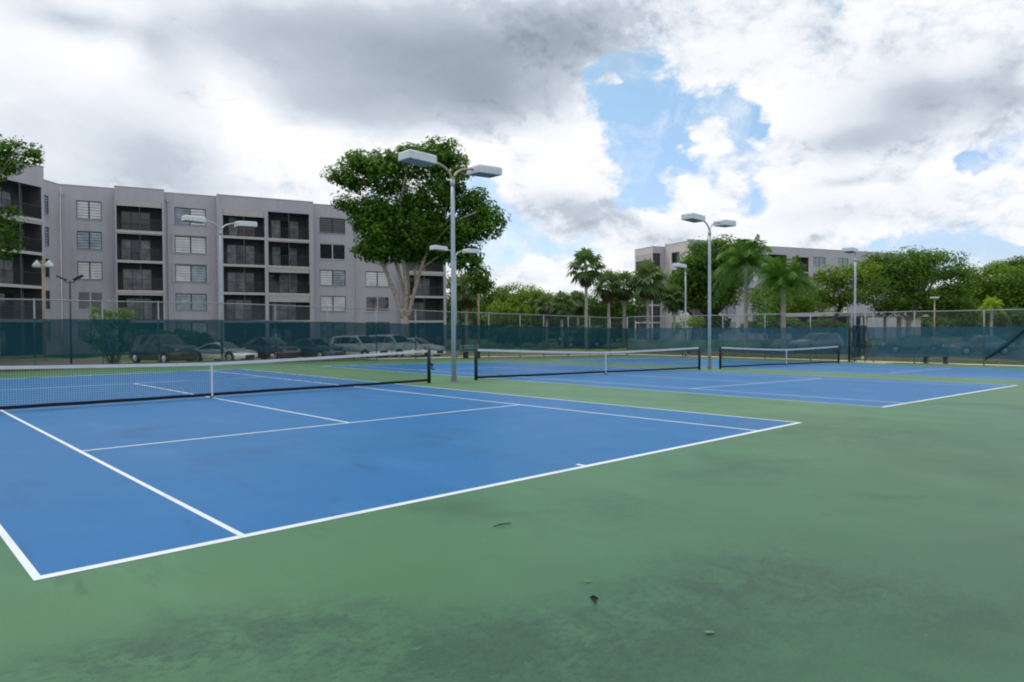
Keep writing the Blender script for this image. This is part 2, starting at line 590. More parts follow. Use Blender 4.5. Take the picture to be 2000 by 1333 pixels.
m = MB()
m.quad(rowp(-25, -9, 0.01), rowp(-25, 3.2, 0.01), rowp(34, 3.2, 0.01), rowp(34, -9, 0.01))
struct(m.build('parking_lot', M['asphalt']))
m = MB()
m.quad((50, -25, -0.55), (74, -25, -0.55), (74, 45, -0.55), (50, 45, -0.55))
struct(m.build('parking_lot', M['asphalt']))
m = MB()
for k in range(30):
    a, b = -25 + k * 2, -25 + k * 2 + 1.99
    m.add([rowp(a, 3.2, 0), rowp(b, 3.2, 0), rowp(b, 3.4, 0), rowp(a, 3.4, 0), rowp(a, 3.2, 0.13), rowp(b, 3.2, 0.13), rowp(b, 3.4, 0.13), rowp(a, 3.4, 0.13)],
          [(0, 1, 5, 4), (1, 2, 6, 5), (2, 3, 7, 6), (3, 0, 4, 7), (4, 5, 6, 7)])
struct(m.build('kerb', M['concrete']))


def blades(name, n, fu, h, label=None):
    uv = np.array([fu() for _ in range(n)])
    z = np.array([gh(a, b) for a, b in uv]) - 0.015
    ang = R.uniform(0, 2 * np.pi, n)
    hh = h * R.uniform(0.4, 1.2, n)
    w = 0.012 + 0.01 * R.random(n)
    lean = R.normal(0, 0.35, (n, 2)) * hh[:, None]
    a = np.stack([uv[:, 0] - np.cos(ang) * w, uv[:, 1] - np.sin(ang) * w, z], 1)
    b = np.stack([uv[:, 0] + np.cos(ang) * w, uv[:, 1] + np.sin(ang) * w, z], 1)
    c = np.stack([uv[:, 0] + lean[:, 0], uv[:, 1] + lean[:, 1], z + hh], 1)
    V = np.stack([a, b, c], 1).reshape(-1, 3)
    o = np_mesh(name, V, np.arange(3 * n).reshape(-1, 3), M['blade'], tint=np.repeat(R.random(n), 3))
    return struct(o, 'stuff')


blades('grass', 22000, lambda: (random.uniform(-4, 21), 29.4 + 4.5 * random.random() ** 1.5), 0.12)
blades('grass', 9000, lambda: (46.3 + 5 * random.random() ** 1.5, random.uniform(-4, 26)), 0.14)


# ------------------------------------------------------------------ nets
def net(o, label, crank):
    t = thing('tennis_net', label, 'tennis net', (o + 5.485, 11.885, gz(o + 5.485)), 0, 'tennis nets across the courts')
    HP, HC, W = 0.99, 0.846, 6.40

    def sl(x):
        return gz(o + 5.485 + x) - gz(o + 5.485)

    def top(x):
        return HC + (HP - HC) * (abs(x) / W) ** 1.35 + sl(x)

    def bot(x):
        return 0.045 + sl(x)
    for sgn in (-1, 1):
        p = MB()
        x = sgn * W
        p.lathe((x, 0, sl(x)), [(0.055, -0.05), (0.055, HP + 0.03), (0.045, HP + 0.055), (0.0, HP + 0.06)], 14)
        po = p.build('post', M['black'], t, True)
        if sgn == crank:
            c = MB()
            c.tube([(x + 0.05, 0, 0.55 + sl(x)), (x + 0.13, 0, 0.55 + sl(x))], 0.045, 10)
            c.tube([(x + 0.12, 0, 0.55 + sl(x)), (x + 0.12, 0.02, 0.40 + sl(x))], 0.016, 8)
            c.tube([(x + 0.12, 0.0, 0.40 + sl(x)), (x + 0.20, 0.0, 0.40 + sl(x))], 0.018, 8)
            c.build('crank', M['black'], po)
    xs = [(-W + 0.06) + i * (2 * W - 0.12) / 60 for i in range(61)]
    b = MB()
    th = 0.012
    for a, c in zip(xs[:-1], xs[1:]):
        za, zc = top(a), top(c)
        hb = 0.068
        b.add([(a, -th, za - hb), (c, -th, zc - hb), (c, -th, zc), (a, -th, za), (a, th, za - hb), (c, th, zc - hb), (c, th, zc), (a, th, za)],
              [(0, 1, 2, 3), (5, 4, 7, 6), (3, 2, 6, 7), (4, 5, 1, 0)])
    b.build('top_band', M['band'], t)
    b = MB()
    for i, (a, c) in enumerate(zip(xs[:-1], xs[1:])):
        wob = lambda q: 0.008 * math.sin(q * 1.1 + o) + 0.004 * math.sin(q * 5.3)
        za, zc = bot(a) + wob(a) * 0.5, bot(c) + wob(c) * 0.5
        b.add([(a, -th, za), (c, -th, zc), (c, -th, zc + 0.07), (a, -th, za + 0.07), (a, th, za), (c, th, zc), (c, th, zc + 0.07), (a, th, za + 0.07)],
              [(0, 1, 2, 3), (5, 4, 7, 6), (3, 2, 6, 7), (4, 5, 1, 0)])
    b.build('bottom_band', M['netcord'], t)
    # knotted cords: thin prisms
    n = MB()
    r = 0.0021
    cell = 0.046
    k = int((2 * W - 0.12) / cell)
    for i in range(k + 1):
        x = -W + 0.06 + i * cell
        z0, z1 = bot(x) + 0.05, top(x) - 0.06
        n.add([(x - r, -r, z0), (x + r, -r, z0), (x, r, z0), (x - r, -r, z1), (x + r, -r, z1), (x, r, z1)], [(0, 1, 4, 3), (1, 2, 5, 4), (2, 0, 3, 5)])
    nr = int((HC - 0.1) / cell)
    for j in range(1, nr):
        q = j / nr
        for a, c in zip(xs[:-1], xs[1:]):
            za = bot(a) + 0.05 + (top(a) - 0.06 - bot(a) - 0.05) * q
            zc = bot(c) + 0.05 + (top(c) - 0.06 - bot(c) - 0.05) * q
            n.add([(a, -r, za - r), (a, r, za - r), (a, 0, za + r), (c, -r, zc - r), (c, r, zc - r), (c, 0, zc + r)], [(0, 1, 4, 3), (1, 2, 5, 4), (2, 0, 3, 5)])
    n.build('netting', M['netcord'], t)
    s = MB()
    s.box(-0.022, 0.022, -0.018, 0.018, 0.0, HC + 0.004)
    s.build('center_strap', M['band'], t)
    s = MB()
    s.box(-0.04, 0.04, -0.03, 0.03, -0.005, 0.03)
    s.build('anchor', M['black'], t)
    return t


net(OFF[0], 'black tennis net with white band and winch crank across the nearest blue court', 1)
net(OFF[1], 'black tennis net across the middle court between the two tall lamp posts', 9)
net(OFF[2], 'farthest and smallest-looking tennis net, beside the gate', 9)


# ------------------------------------------------------------------ court lamp posts
def head(mb, lens, cx, cy, cz, sx):
    """box floodlight, long side along x, leaning outward and up a little"""
    Lh, Wh, Hh = 0.49, 0.30, 0.13

    def fn(x, y, z):
        return (cx + x, cy + y, cz + z + sx * x * 0.04)
    tp = 0.90
    v = []
    for z, k in ((-Hh, 1.0), (Hh * 0.7, 1.0), (Hh, tp)):
        for x, y in ((-Lh, -Wh), (Lh, -Wh), (Lh, Wh), (-Lh, Wh)):
            v.append(fn(x * k, y * k, z))
    mb.add(v, [(3, 2, 1, 0), (8, 9, 10, 11)] + [(i + 4 * j, (i + 1) % 4 + 4 * j, (i + 1) % 4 + 4 * j + 4, i + 4 * j + 4) for j in range(2) for i in range(4)])
    lens.box(-Lh + 0.05, Lh - 0.05, -Wh + 0.05, Wh - 0.05, -Hh - 0.012, -Hh - 0.002, fn)


def court_lamp(x, y, zg, H, sides, label, lean=0.0, reach=1.28):
    t = thing('court_lamp_post', label, 'lamp post', (x, y, zg), 0, 'tall twin-headed lamp posts of the courts' if len(sides) > 1 else 'tall single-headed lamp posts beside the courts')
    zt = H - 0.55
    p = MB()
    p.tube([(0, 0, 0), (0, 0, H * 0.4), (lean * 0.5, 0, zt * 0.8), (lean, 0, zt)], [0.072, 0.070, 0.062, 0.056], 14)
    p.build('pole', M['galv'], t, True)
    b = MB()
    b.lathe((0, 0, 0), [(0.12, 0), (0.12, 0.015), (0.09, 0.02), (0.085, 0.16), (0.074, 0.18)], 14)
    b.build('base_plate', M['postgrey'], t)
    c = MB()
    c.tube([(lean, 0, zt - 0.18), (lean, 0, zt + 0.03)], 0.072, 14)
    c.build('collar', M['galv'], t, True)
    for s in sides:
        a = MB()
        pts = []
        for i in range(9):
            q = i / 8
            ang = q * math.pi / 2
            pts.append((lean + s * (0.02 + (reach - 0.50) * (1 - math.cos(ang))), 0, zt + 0.46 * math.sin(ang)))
        a.tube(pts, 0.036, 10)
        a.build('arm', M['rust'] if sides == (-1, 1) and x < 20 and y < 20 else M['galv'], t, True)
        hb, lb = MB(), MB()
        head(hb, lb, lean + s * (reach + 0.02), 0, H - 0.07, s)
        ho = hb.build('lamp_head', M['headgrey'], t, bevel=0.02)
        lb.build('lens', M['lens'], ho)
    return t


court_lamp(12.80, 11.85, gz(12.8), 6.72, (-1, 1), 'tallest-looking lamp post with two box heads, standing between the two nearest nets')
court_lamp(27.45, 11.95, gz(27.45), 6.72, (-1, 1), 'twin-headed lamp post standing between the middle and farthest nets')
q = P(433, 640, 36.2)
court_lamp(q.x, q.y, gh(q.x, q.y), 7.15, (-1, 1), 'twin-headed lamp post behind the far fence, against the apartment balconies')
q = P(890, 640, 45.5)
court_lamp(q.x, q.y, gh(q.x, q.y), 6.95, (-1, 1), 'twin-headed lamp post behind the far fence, under the big tree')
court_lamp(44.65, 12.40, gz(44.65), 6.9, (-1,), 'single-headed lamp post at the gate in front of the spreading tree', lean=0.06, reach=0.75)
q = P(1339, 640, 53.0)
court_lamp(q.x, q.y, gh(q.x, q.y), 6.75, (-1,), 'single-headed lamp post outside the fence, in front of the pale building corner', reach=0.75)


# ------------------------------------------------------------------ fences
def fence(name_label, A, B, posts, H, label_screen, s_lo, s_hi, gaps=(), cloth='screen'):
    """A, B plan points; posts = distances along AB"""
    A, B = Vector(A), Vector(B)
    d = (B - A).normalized()
    nrm = Vector((d.y, -d.x))
    Lg = (B - A).length

    def q(s, z, off=0.0):
        c = A + d * s + nrm * off
        return (c.x, c.y, gz(c.x) + z)
    t = thing('chain_link_fence', name_label, 'fence', (A.x, A.y, 0))
    for s in posts:
        m = MB()
        a, b = Vector(q(s, -0.1)), Vector(q(s, H + 0.02))
        m.tube([a, b], 0.032, 10)
        m.lathe(q(s, H + 0.02), [(0.038, 0), (0.03, 0.03), (0.0, 0.045)], 10)
        o = m.build('post', M['rail'], t, True)
        o.matrix_parent_inverse = Matrix.Translation((-A.x, -A.y, 0))
    ss = [Lg * i / 40 for i in range(41)]
    for nm, z, r in (('top_rail', H, 0.024), ('bottom_rail', 0.12, 0.018)):
        m = MB()
        m.tube([q(s, z + 0.006 * math.sin(s * 1.3)) for s in ss], r, 8)
        o = m.build(nm, M['rail'] if nm == 'top_rail' else M['black'], t, True)
        o.matrix_parent_inverse = Matrix.Translation((-A.x, -A.y, 0))
    m = MB()
    for a, b in zip(ss[:-1], ss[1:]):
        m.quad(q(a, 0.06, 0.034), q(b, 0.06, 0.034), q(b, H, 0.034), q(a, H, 0.034))
    o = m.build('wire_mesh', M['chain'], t)
    o.matrix_parent_inverse = Matrix.Translation((-A.x, -A.y, 0))
    # windscreen cloth on the court side, sagging between ties
    nu, nv = int(Lg * 5), 12
    V, Q = [], []
    for i in range(nu + 1):
        s = Lg * i / nu
        sag = 0.02 * abs(math.sin(s * math.pi / 1.5)) ** 0.7
        for j in range(nv + 1):
            k = j / nv
            z = s_lo + (s_hi - s_lo) * k - sag * k + 0.05 * (1 - k) * math.sin(s * 0.9) + 0.03 * (1 - k) * math.sin(s * 2.3 + 1)
            off = 0.05 + (1 - abs(2 * k - 1)) * (0.012 * math.sin(s * 1.37 + 2 * math.sin(s * 0.31)) + 0.010 * math.sin(s * 3.9 + k * 5 * math.sin(s * 0.23)) + 0.008 * math.sin(s * 7.7 - k * 9 * math.sin(s * 0.17 + 1)))
            if cloth != 'screen':
                off += 0.05 * (1 - abs(2 * k - 1)) * (math.sin(s * 1.9 + k * 4.2) * math.sin(s * 0.41 + 0.7) + 0.5 * math.sin(s * 4.7 - k * 5.5) * math.sin(s * 0.63))
            V.append(q(s, z, off))
    for i in range(nu):
        if any(a < Lg * i / nu < b for a, b in gaps):
            continue
        for j in range(nv):
            a = i * (nv + 1) + j
            Q.append((a, a + nv + 1, a + nv + 2, a + 1))
    o = np_mesh('windscreen', np.array(V), np.array(Q), M[cloth], smooth=True)
    tag(o, label_screen, 'windscreen')
    return q


FV = 29.55
FU = 44.05
# far fence along u; post columns taken from the photograph
fpx = [68, 201, 310, 433, 538, 640, 735, 812, 885, 955, 1016, 1062, 1110, 1152, 1192]


def u_at(x):
    a = YAW + math.atan((x - 1000) / F)
    return CX + (FV - CY) * math.tan(a)


def v_at(x):
    a = YAW + math.atan((x - 1000) / F)
    return CY + (FU - CX) / math.tan(a)


fq = fence('long chain link fence behind the far baselines with pale pipe rail', (-6.0, FV), (FU, FV),
           [-0.0 + 0.2] + [u_at(x) + 6.0 for x in fpx] + [FU + 6.0], 2.90,
           'dark teal mesh windscreen hung along the far fence in front of the parked row', 0.50, 2.12)
rpx = [1333, 1412, 1494, 1583, 1706, 1786, 1922]
gv0, gv1 = v_at(1664), v_at(1690)
fq2 = fence('chain link fence beside the farthest court, running past the gate', (FU, FV), (FU, -9.0),
            [0.05 + 0.0] + [FV - v_at(x) for x in rpx] + [FV - gv0, FV - gv1, FV - 2.2, FV + 0.9, FV + 4, FV + 7], 3.0,
            'dark teal mesh windscreen on the gate side fence, sagging in creases', 0.38, 2.13,
            gaps=((FV - gv0, FV - gv1),), cloth='screenlit')
# loose double fold of cloth sagging across the side screen
m = MB()
for k in range(14):
    a, b = k / 14, (k + 1) / 14
    va, vb = v_at(2004) + (v_at(1926) - v_at(2004)) * a, v_at(2004) + (v_at(1926) - v_at(2004)) * b
    za, zb = 2.05 - 1.6 * a - 0.12 * math.sin(a * 3.1), 2.05 - 1.6 * b - 0.12 * math.sin(b * 3.1)
    g = gz(FU)
    for (w0, w1, o0_, o1_) in ((0.16, 0.0, 0.12, 0.20), (0.0, -0.16, 0.20, 0.12)):
        m.quad((FU - o1_, va, g + za + w1), (FU - o1_, vb, g + zb + w1), (FU - o0_, vb, g + zb + w0), (FU - o0_, va, g + za + w0))
tag(m.build('windscreen_flap', M['fold'], smooth=True), 'loose dark diagonal fold of cloth sagging across the side windscreen', 'cloth fold')

# gate leaf, ajar, with bunched cloth
g = thing('gate', 'chain link gate standing ajar with bunched dark teal cloth, by the concrete path', 'gate', (FU, gv0, gz(FU)), rad(-115))
gw = 1.05
m = MB()
m.tube([(0, 0, 0.10), (0, 0, 2.2)], 0.028, 8); m.tube([(gw, 0, 0.10), (gw, 0, 2.2)], 0.028, 8)
m.tube([(0, 0, 2.2), (gw, 0, 2.2)], 0.028, 8); m.tube([(0, 0, 0.14), (gw, 0, 0.14)], 0.028, 8)
m.build('frame', M['black'], g)
m = MB()
nu, nv = 26, 14
V = []
for i in range(nu + 1):
    for j in range(nv + 1):
        k, s = j / nv, i / nu
        ph = (s * 1.0 + (1 - k) * 0.55) * 20
        V.append((s * gw, 0.05 + 0.07 * math.sin(ph), 0.45 + 1.72 * k - 0.25 * (1 - k) * (1 - s)))
m.add(V, [(i * (nv + 1) + j, (i + 1) * (nv + 1) + j, (i + 1) * (nv + 1) + j + 1, i * (nv + 1) + j + 1) for i in range(nu) for j in range(nv)])
m.build('cloth', M['fold'], g, True)
m = MB()
m.box(gw - 0.10, gw + 0.03, -0.05, -0.02, 1.0, 1.10)
m.build('latch', M['black'], g)
# heavy gate post
m = MB()
m.lathe((0, 0, -0.1), [(0.06, 0), (0.06, 2.35), (0.05, 2.38), (0, 2.39)], 12)
po = m.build('gate_post', M['black'], None, True)
po.location = (FU - 0.14, gv0 + 0.1, gz(FU))
tag(po, 'stout black gate post at the edge of the concrete path', 'post')
m = MB()
m.lathe((0, 0, 0), [(0.10, 0), (0.10, 0.05), (0.075, 0.06), (0.075, 0.48), (0.10, 0.50), (0.10, 0.56), (0.06, 0.66), (0.0, 0.69)], 14)
m.tube([(-0.15, 0, 0.38), (0.15, 0, 0.38)], 0.045, 10)
hy = m.build('hydrant', M['yellow'], None, True)
p = P(1685, 690, 46.8)
hy.location = (p.x, p.y, gh(p.x, p.y) + 0.03)
tag(hy, 'small yellow-green hydrant standing just outside the gate', 'hydrant')


# ------------------------------------------------------------------ benches
def bench(x, D, rz, Lb, label):
    p = on_ground(x, D)
    p.z = gz(p.x)
    t = thing('bench', label, 'bench', p, rz, 'teal benches inside the fence')
    for yy in (-0.16, 0.0, 0.16):
        m = MB()
        m.box(-Lb / 2, Lb / 2, yy - 0.07, yy + 0.07, 0.43, 0.475)
        m.build('seat_plank', M['teal'], t, bevel=0.008)
    for z in (0.62, 0.78):
        m = MB()
        m.box(-Lb / 2, Lb / 2, 0.23, 0.265, z - 0.065, z + 0.065)
        m.build('back_plank', M['teal'], t, bevel=0.008)
    for xx in (-Lb * 0.3, Lb * 0.3):
        m = MB()
        m.box(xx - 0.10, xx + 0.10, -0.15, 0.15, 0.0, 0.425)
        m.box(xx - 0.03, xx + 0.03, 0.20, 0.229, 0.30, 0.86)
        m.build('leg', M['black'], t, bevel=0.01)
    return t


bench(1828, 40.9, rad(-90), 1.7, 'teal plank bench on black pedestals beside the side fence, alone near the folded cloth')
bench(921, 45.0, 0, 1.6, 'teal plank bench against the far fence, between lamp post and middle net')


# ------------------------------------------------------------------ small lamp posts beyond the fence
def walk_lamp(x, ytop, D, kind, label):
    b = on_ground(x, D)
    H = P(x, ytop, D).z - b.z
    t = thing('walkway_lamp', label, 'lamp post', b, -YAW)
    m = MB()
    r = 0.08 if kind == 'wood' else 0.05
    m.tube([(0, 0, 0), (0, 0, H)], [r * 1.2, r], 12)
    m.build('pole', M['wood'] if kind != 'dark' else M['black'], t, True)
    if kind == 'dark':
        for s in (-1, 1):
            m = MB()
            m.tube([(0, 0, H - 0.15), (s * 0.25, 0, H - 0.12), (s * 0.42, 0, H + 0.12)], 0.03, 8)
            m.build('arm', M['black'], t, True)
            m = MB()
            m.box(-0.26, 0.26, -0.16, 0.16, -0.05, 0.06, lambda a, b_, c: (s * 0.52 + a, b_, H + 0.16 + c + s * a * 0.5))
            m.build('lamp_head', M['black'], t, bevel=0.02)
    elif kind == 'box':
        m = MB()
        m.box(-0.30, 0.30, -0.18, 0.18, H - 0.02, H + 0.11)
        m.build('lamp_head', M['headgrey'], t, bevel=0.03)
    else:
        for s in (-1, 1):
            m = MB()
            m.tube([(0, 0, H - 0.1), (s * 0.30, 0, H - 0.05)], 0.03, 8)
            m.build('arm', M['wood'], t, True)
            m = MB()
            m.lathe((s * 0.42, 0, H - 0.45), [(0.30, 0), (0.28, 0.14), (0.20, 0.30), (0.07, 0.42), (0.05, 0.5)], 14)
            m.build('lamp_shade', M['headgrey'], t, True)


walk_lamp(138, 548, 45, 'dark', 'dark slim lamp post with two tilted heads in front of the grey wall')
walk_lamp(86, 510, 49, 'wood', 'tan timber lamp post with pale bell shades by the balconies')
walk_lamp(935, 556, 66, 'wood', 'tan timber lamp post with pale bell shades below the big tree')
walk_lamp(1825, 583, 60, 'box', 'thin tan post with one flat box head in front of the spreading tree')


# ------------------------------------------------------------------ buildings
class Facade:
    """plan frame: s along the wall, n outward, z up"""

    def __init__(s, A, B):
        s.A, s.B = Vector(A), Vector(B)
        s.d = (s.B - s.A).normalized()
        s.n = Vector((s.d.y, -s.d.x))
        if s.n.dot(Vector((CX, CY)) - s.A) < 0:
            s.n = -s.n
        s.L = (s.B - s.A).length

    def __call__(s, a, n, z):
        c = s.A + s.d * a + s.n * n
        return (c.x, c.y, z)

    def at(s, x, off=0.0):
        """distance along the wall of the surveyed sight line x"""
        th = YAW + math.atan((x - 1000) / F)
        r = Vector((math.sin(th), math.cos(th)))
        o = Vector((CX, CY)) - (s.A + s.n * off)
        den = r.x * s.d.y - r.y * s.d.x
        k = (-o.x * s.d.y + o.y * s.d.x) / den
        return (o + r * k).dot(s.d)


GZ = -0.52
FLOOR = 2.74
ROOF = 14.62


def holed_wall(mb, fc, s0, s1, z0, z1, n, holes, depth):
    S = sorted({s0, s1} | {h[0] for h in holes} | {h[1] for h in holes})
    Z = sorted({z0, z1} | {h[2] for h in holes} | {h[3] for h in holes})
    for a, b in zip(S[:-1], S[1:]):
        for c, d in zip(Z[:-1], Z[1:]):
            ms, mz = (a + b) / 2, (c + d) / 2
            if any(h[0] < ms < h[1] and h[2] < mz < h[3] for h in holes):
                continue
            mb.quad(fc(a, n, c), fc(b, n, c), fc(b, n, d), fc(a, n, d))
    for (a, b, c, d) in holes:
        k = n - depth
        mb.quad(fc(a, n, c), fc(a, k, c), fc(a, k, d), fc(a, n, d))
        mb.quad(fc(b, n, c), fc(b, k, c), fc(b, k, d), fc(b, n, d))
        mb.quad(fc(a, n, c), fc(b, n, c), fc(b, k, c), fc(a, k, c))
        mb.quad(fc(a, n, d), fc(b, n, d), fc(b, k, d), fc(a, k, d))


def fbox(mb, fc, a, b, n0, n1, z0, z1):
    mb.box(a, b, n0, n1, z0, z1, lambda x, y, z: fc(x, y, z))


def window(root, fc, a, b, z0, z1, n, kind, surround=False):
    m = MB()
    fw = 0.055
    fm = M['frame'] if kind != 'slider' else M['framew']
    fbox(m, fc, a, a + fw, n - 0.12, n - 0.04, z0, z1); fbox(m, fc, b - fw, b, n - 0.12, n - 0.04, z0, z1)
    fbox(m, fc, a + fw, b - fw, n - 0.12, n - 0.04, z0, z0 + fw); fbox(m, fc, a + fw, b - fw, n - 0.12, n - 0.04, z1 - fw, z1)
    c = (a + b) / 2
    fbox(m, fc, c - 0.05, c + 0.05, n - 0.115, n - 0.035, z0 + fw, z1 - fw)
    w = m.build('window', fm, root)
    for (p, q) in ((a + fw, c - 0.05), (c + 0.05, b - fw)):
        m = MB()
        if kind in ('slider', 'dark'):
            fbox(m, fc, p, q, n - 0.105, n - 0.085, z0 + fw, z1 - fw)
            m.build('pane', M['glass'], w)
        else:
            k = 6
            hh = (z1 - z0 - 2 * fw) / k
            for i in range(k):
                zb = z0 + fw + i * hh
                m.add([fc(p, n - 0.045, zb + 0.01), fc(q, n - 0.045, zb + 0.01), fc(q, n - 0.105, zb + hh - 0.012), fc(p, n - 0.105, zb + hh - 0.012),
                       fc(p, n - 0.055, zb + 0.004), fc(q, n - 0.055, zb + 0.004), fc(q, n - 0.115, zb + hh - 0.018), fc(p, n - 0.115, zb + hh - 0.018)],
                      [(0, 1, 2, 3), (7, 6, 5, 4), (0, 4, 5, 1), (3, 2, 6, 7)])
            half = (random.random() < 0.35) and kind == 'glass'
            m.build('louvre_pane', {'white': M['louvre'], 'glass': M['louvreb'], 'darkl': M['louvred']}['white' if half else kind], w)
            m = MB()
            fbox(m, fc, p, q, n - 0.135, n - 0.122, z0 + fw, z1 - fw)
            m.build('back_pane', M['glass'], w)
    m = MB()
    fbox(m, fc, a - 0.05, b + 0.05, n - 0.03, n + 0.06, z0 - 0.07, z0 - 0.003)
    m.build('sill', M['stucco'], w)
    if surround:
        m = MB()
        fbox(m, fc, a - 0.22, a - 0.06, n + 0.002, n + 0.10, z0 - 0.07, z1 + 0.1)
        fbox(m, fc, b + 0.06, b + 0.22, n + 0.002, n + 0.10, z0 - 0.07, z1 + 0.1)
        fbox(m, fc, a - 0.22, b + 0.22, n + 0.002, n + 0.10, z1 + 0.1, z1 + 0.2)
        m.build('shutter_track', M['slab'], w)


def balcony(root, fc, a, b, zf, zc, n, depth, shut=0):
    """one recessed balcony: back wall, ceiling, slab edge, screen posts, railing, sliding doors"""
    k = n - depth
    m = MB()
    m.quad(fc(a, k, zf), fc(b, k, zf), fc(b, k, zc), fc(a, k, zc))
    m.quad(fc(a, n - 0.02, zf), fc(a, k, zf), fc(a, k, zc), fc(a, n - 0.02, zc))
    m.quad(fc(b, n - 0.02, zf), fc(b, k, zf), fc(b, k, zc), fc(b, n - 0.02, zc))
    m.quad(fc(a, n - 0.02, zc), fc(b, n - 0.02, zc), fc(b, k, zc), fc(a, k, zc))
    m.quad(fc(a, n - 0.02, zf + 0.004), fc(b, n - 0.02, zf + 0.004), fc(b, k, zf + 0.004), fc(a, k, zf + 0.004))
    rec = m.build('balcony', M['stuccoshade'], root)
    W = b - a
    d0, d1 = a + W * random.uniform(0.06, 0.2), a + W * random.uniform(0.62, 0.85)
    m = MB()
    for i in range(3):
        p, q = d0 + (d1 - d0) * i / 3, d0 + (d1 - d0) * (i + 1) / 3
        fbox(m, fc, p, p + 0.05, k + 0.01, k + 0.07, zf + 0.01, zf + 2.05)
    fbox(m, fc, d1, d1 + 0.05, k + 0.01, k + 0.07, zf + 0.01, zf + 2.05)
    fbox(m, fc, d0, d1 + 0.05, k + 0.01, k + 0.07, zf + 2.05, zf + 2.12)
    m.build('door_frame', M['frame'], rec)
    for i in range(3):
        p, q = d0 + (d1 - d0) * i / 3 + 0.05, d0 + (d1 - d0) * (i + 1) / 3
        m = MB()
        fbox(m, fc, p, q, k + 0.025, k + 0.045, zf + 0.02, zf + 2.05)
        m.build('sliding_door', random.choice([M['curtain'], M['curtain'], M['glass']]), rec)
    m = MB()
    fbox(m, fc, a, b, n - 0.08, n - 0.035, zf + 1.02, zf + 1.07)
    fbox(m, fc, a, b, n - 0.075, n - 0.04, zf + 0.08, zf + 0.12)
    x = a + 0.1
    while x < b:
        fbox(m, fc, x, x + 0.022, n - 0.068, n - 0.046, zf + 0.12, zf + 1.02)
        x += 0.12
    m.build('railing', M['frame'], rec)
    m = MB()
    c = (a + b) / 2
    fbox(m, fc, c - 0.02, c + 0.02, n - 0.10, n - 0.03, zf + 0.01, zc)
    m.build('screen_post', M['postgrey'], rec)
    m = MB()
    m.quad(fc(a, n - 0.12, zf + 0.01), fc(b, n - 0.12, zf + 0.01), fc(b, n - 0.12, zc), fc(a, n - 0.12, zc))
    m.build('insect_screen', M['insect'], rec)
    if shut > 0:
        m = MB()
        for i in range(int(shut / 0.11)):
            z = zc - i * 0.11
            fbox(m, fc, a + 0.03, b - 0.03, n - 0.022, n - 0.008, z - 0.10, z)
        m.build('roller_shutter', M['slab'], rec)
    m = MB()
    fbox(m, fc, a - 0.04, b + 0.04, n - 0.10, n + 0.035, zf - 0.24, zf - 0.004)
    m.build('slab_edge', M['slab'], rec)


M['insect'] = see_mat('insect_screen_mesh', (0.02, 0.026, 0.04), 0.15, var=0.1)


def shell(mb, fc, s0, s1, n, depth, ztop, ends=(True, True)):
    """flat roof with parapet and the hidden sides"""
    k = n - depth
    mb.quad(fc(s0, n, ztop), fc(s1, n, ztop), fc(s1, n - 0.3, ztop), fc(s0, n - 0.3, ztop))
    mb.quad(fc(s0, n - 0.3, ztop - 0.5), fc(s1, n - 0.3, ztop - 0.5), fc(s1, k, ztop - 0.5), fc(s0, k, ztop - 0.5))
    mb.quad(fc(s0, n - 0.3, ztop - 0.5), fc(s1, n - 0.3, ztop - 0.5), fc(s1, n - 0.3, ztop), fc(s0, n - 0.3, ztop))
    mb.quad(fc(s0, k, GZ), fc(s1, k, GZ), fc(s1, k, ztop), fc(s0, k, ztop))
    for s in [v for v, e in zip((s0, s1), ends) if e]:
        mb.quad(fc(s, n, GZ), fc(s, k, GZ), fc(s, k, ztop), fc(s, n, ztop))


WZT = 13.33   # top of the top-floor windows
BZF = 10.76   # floor of the top-floor balconies


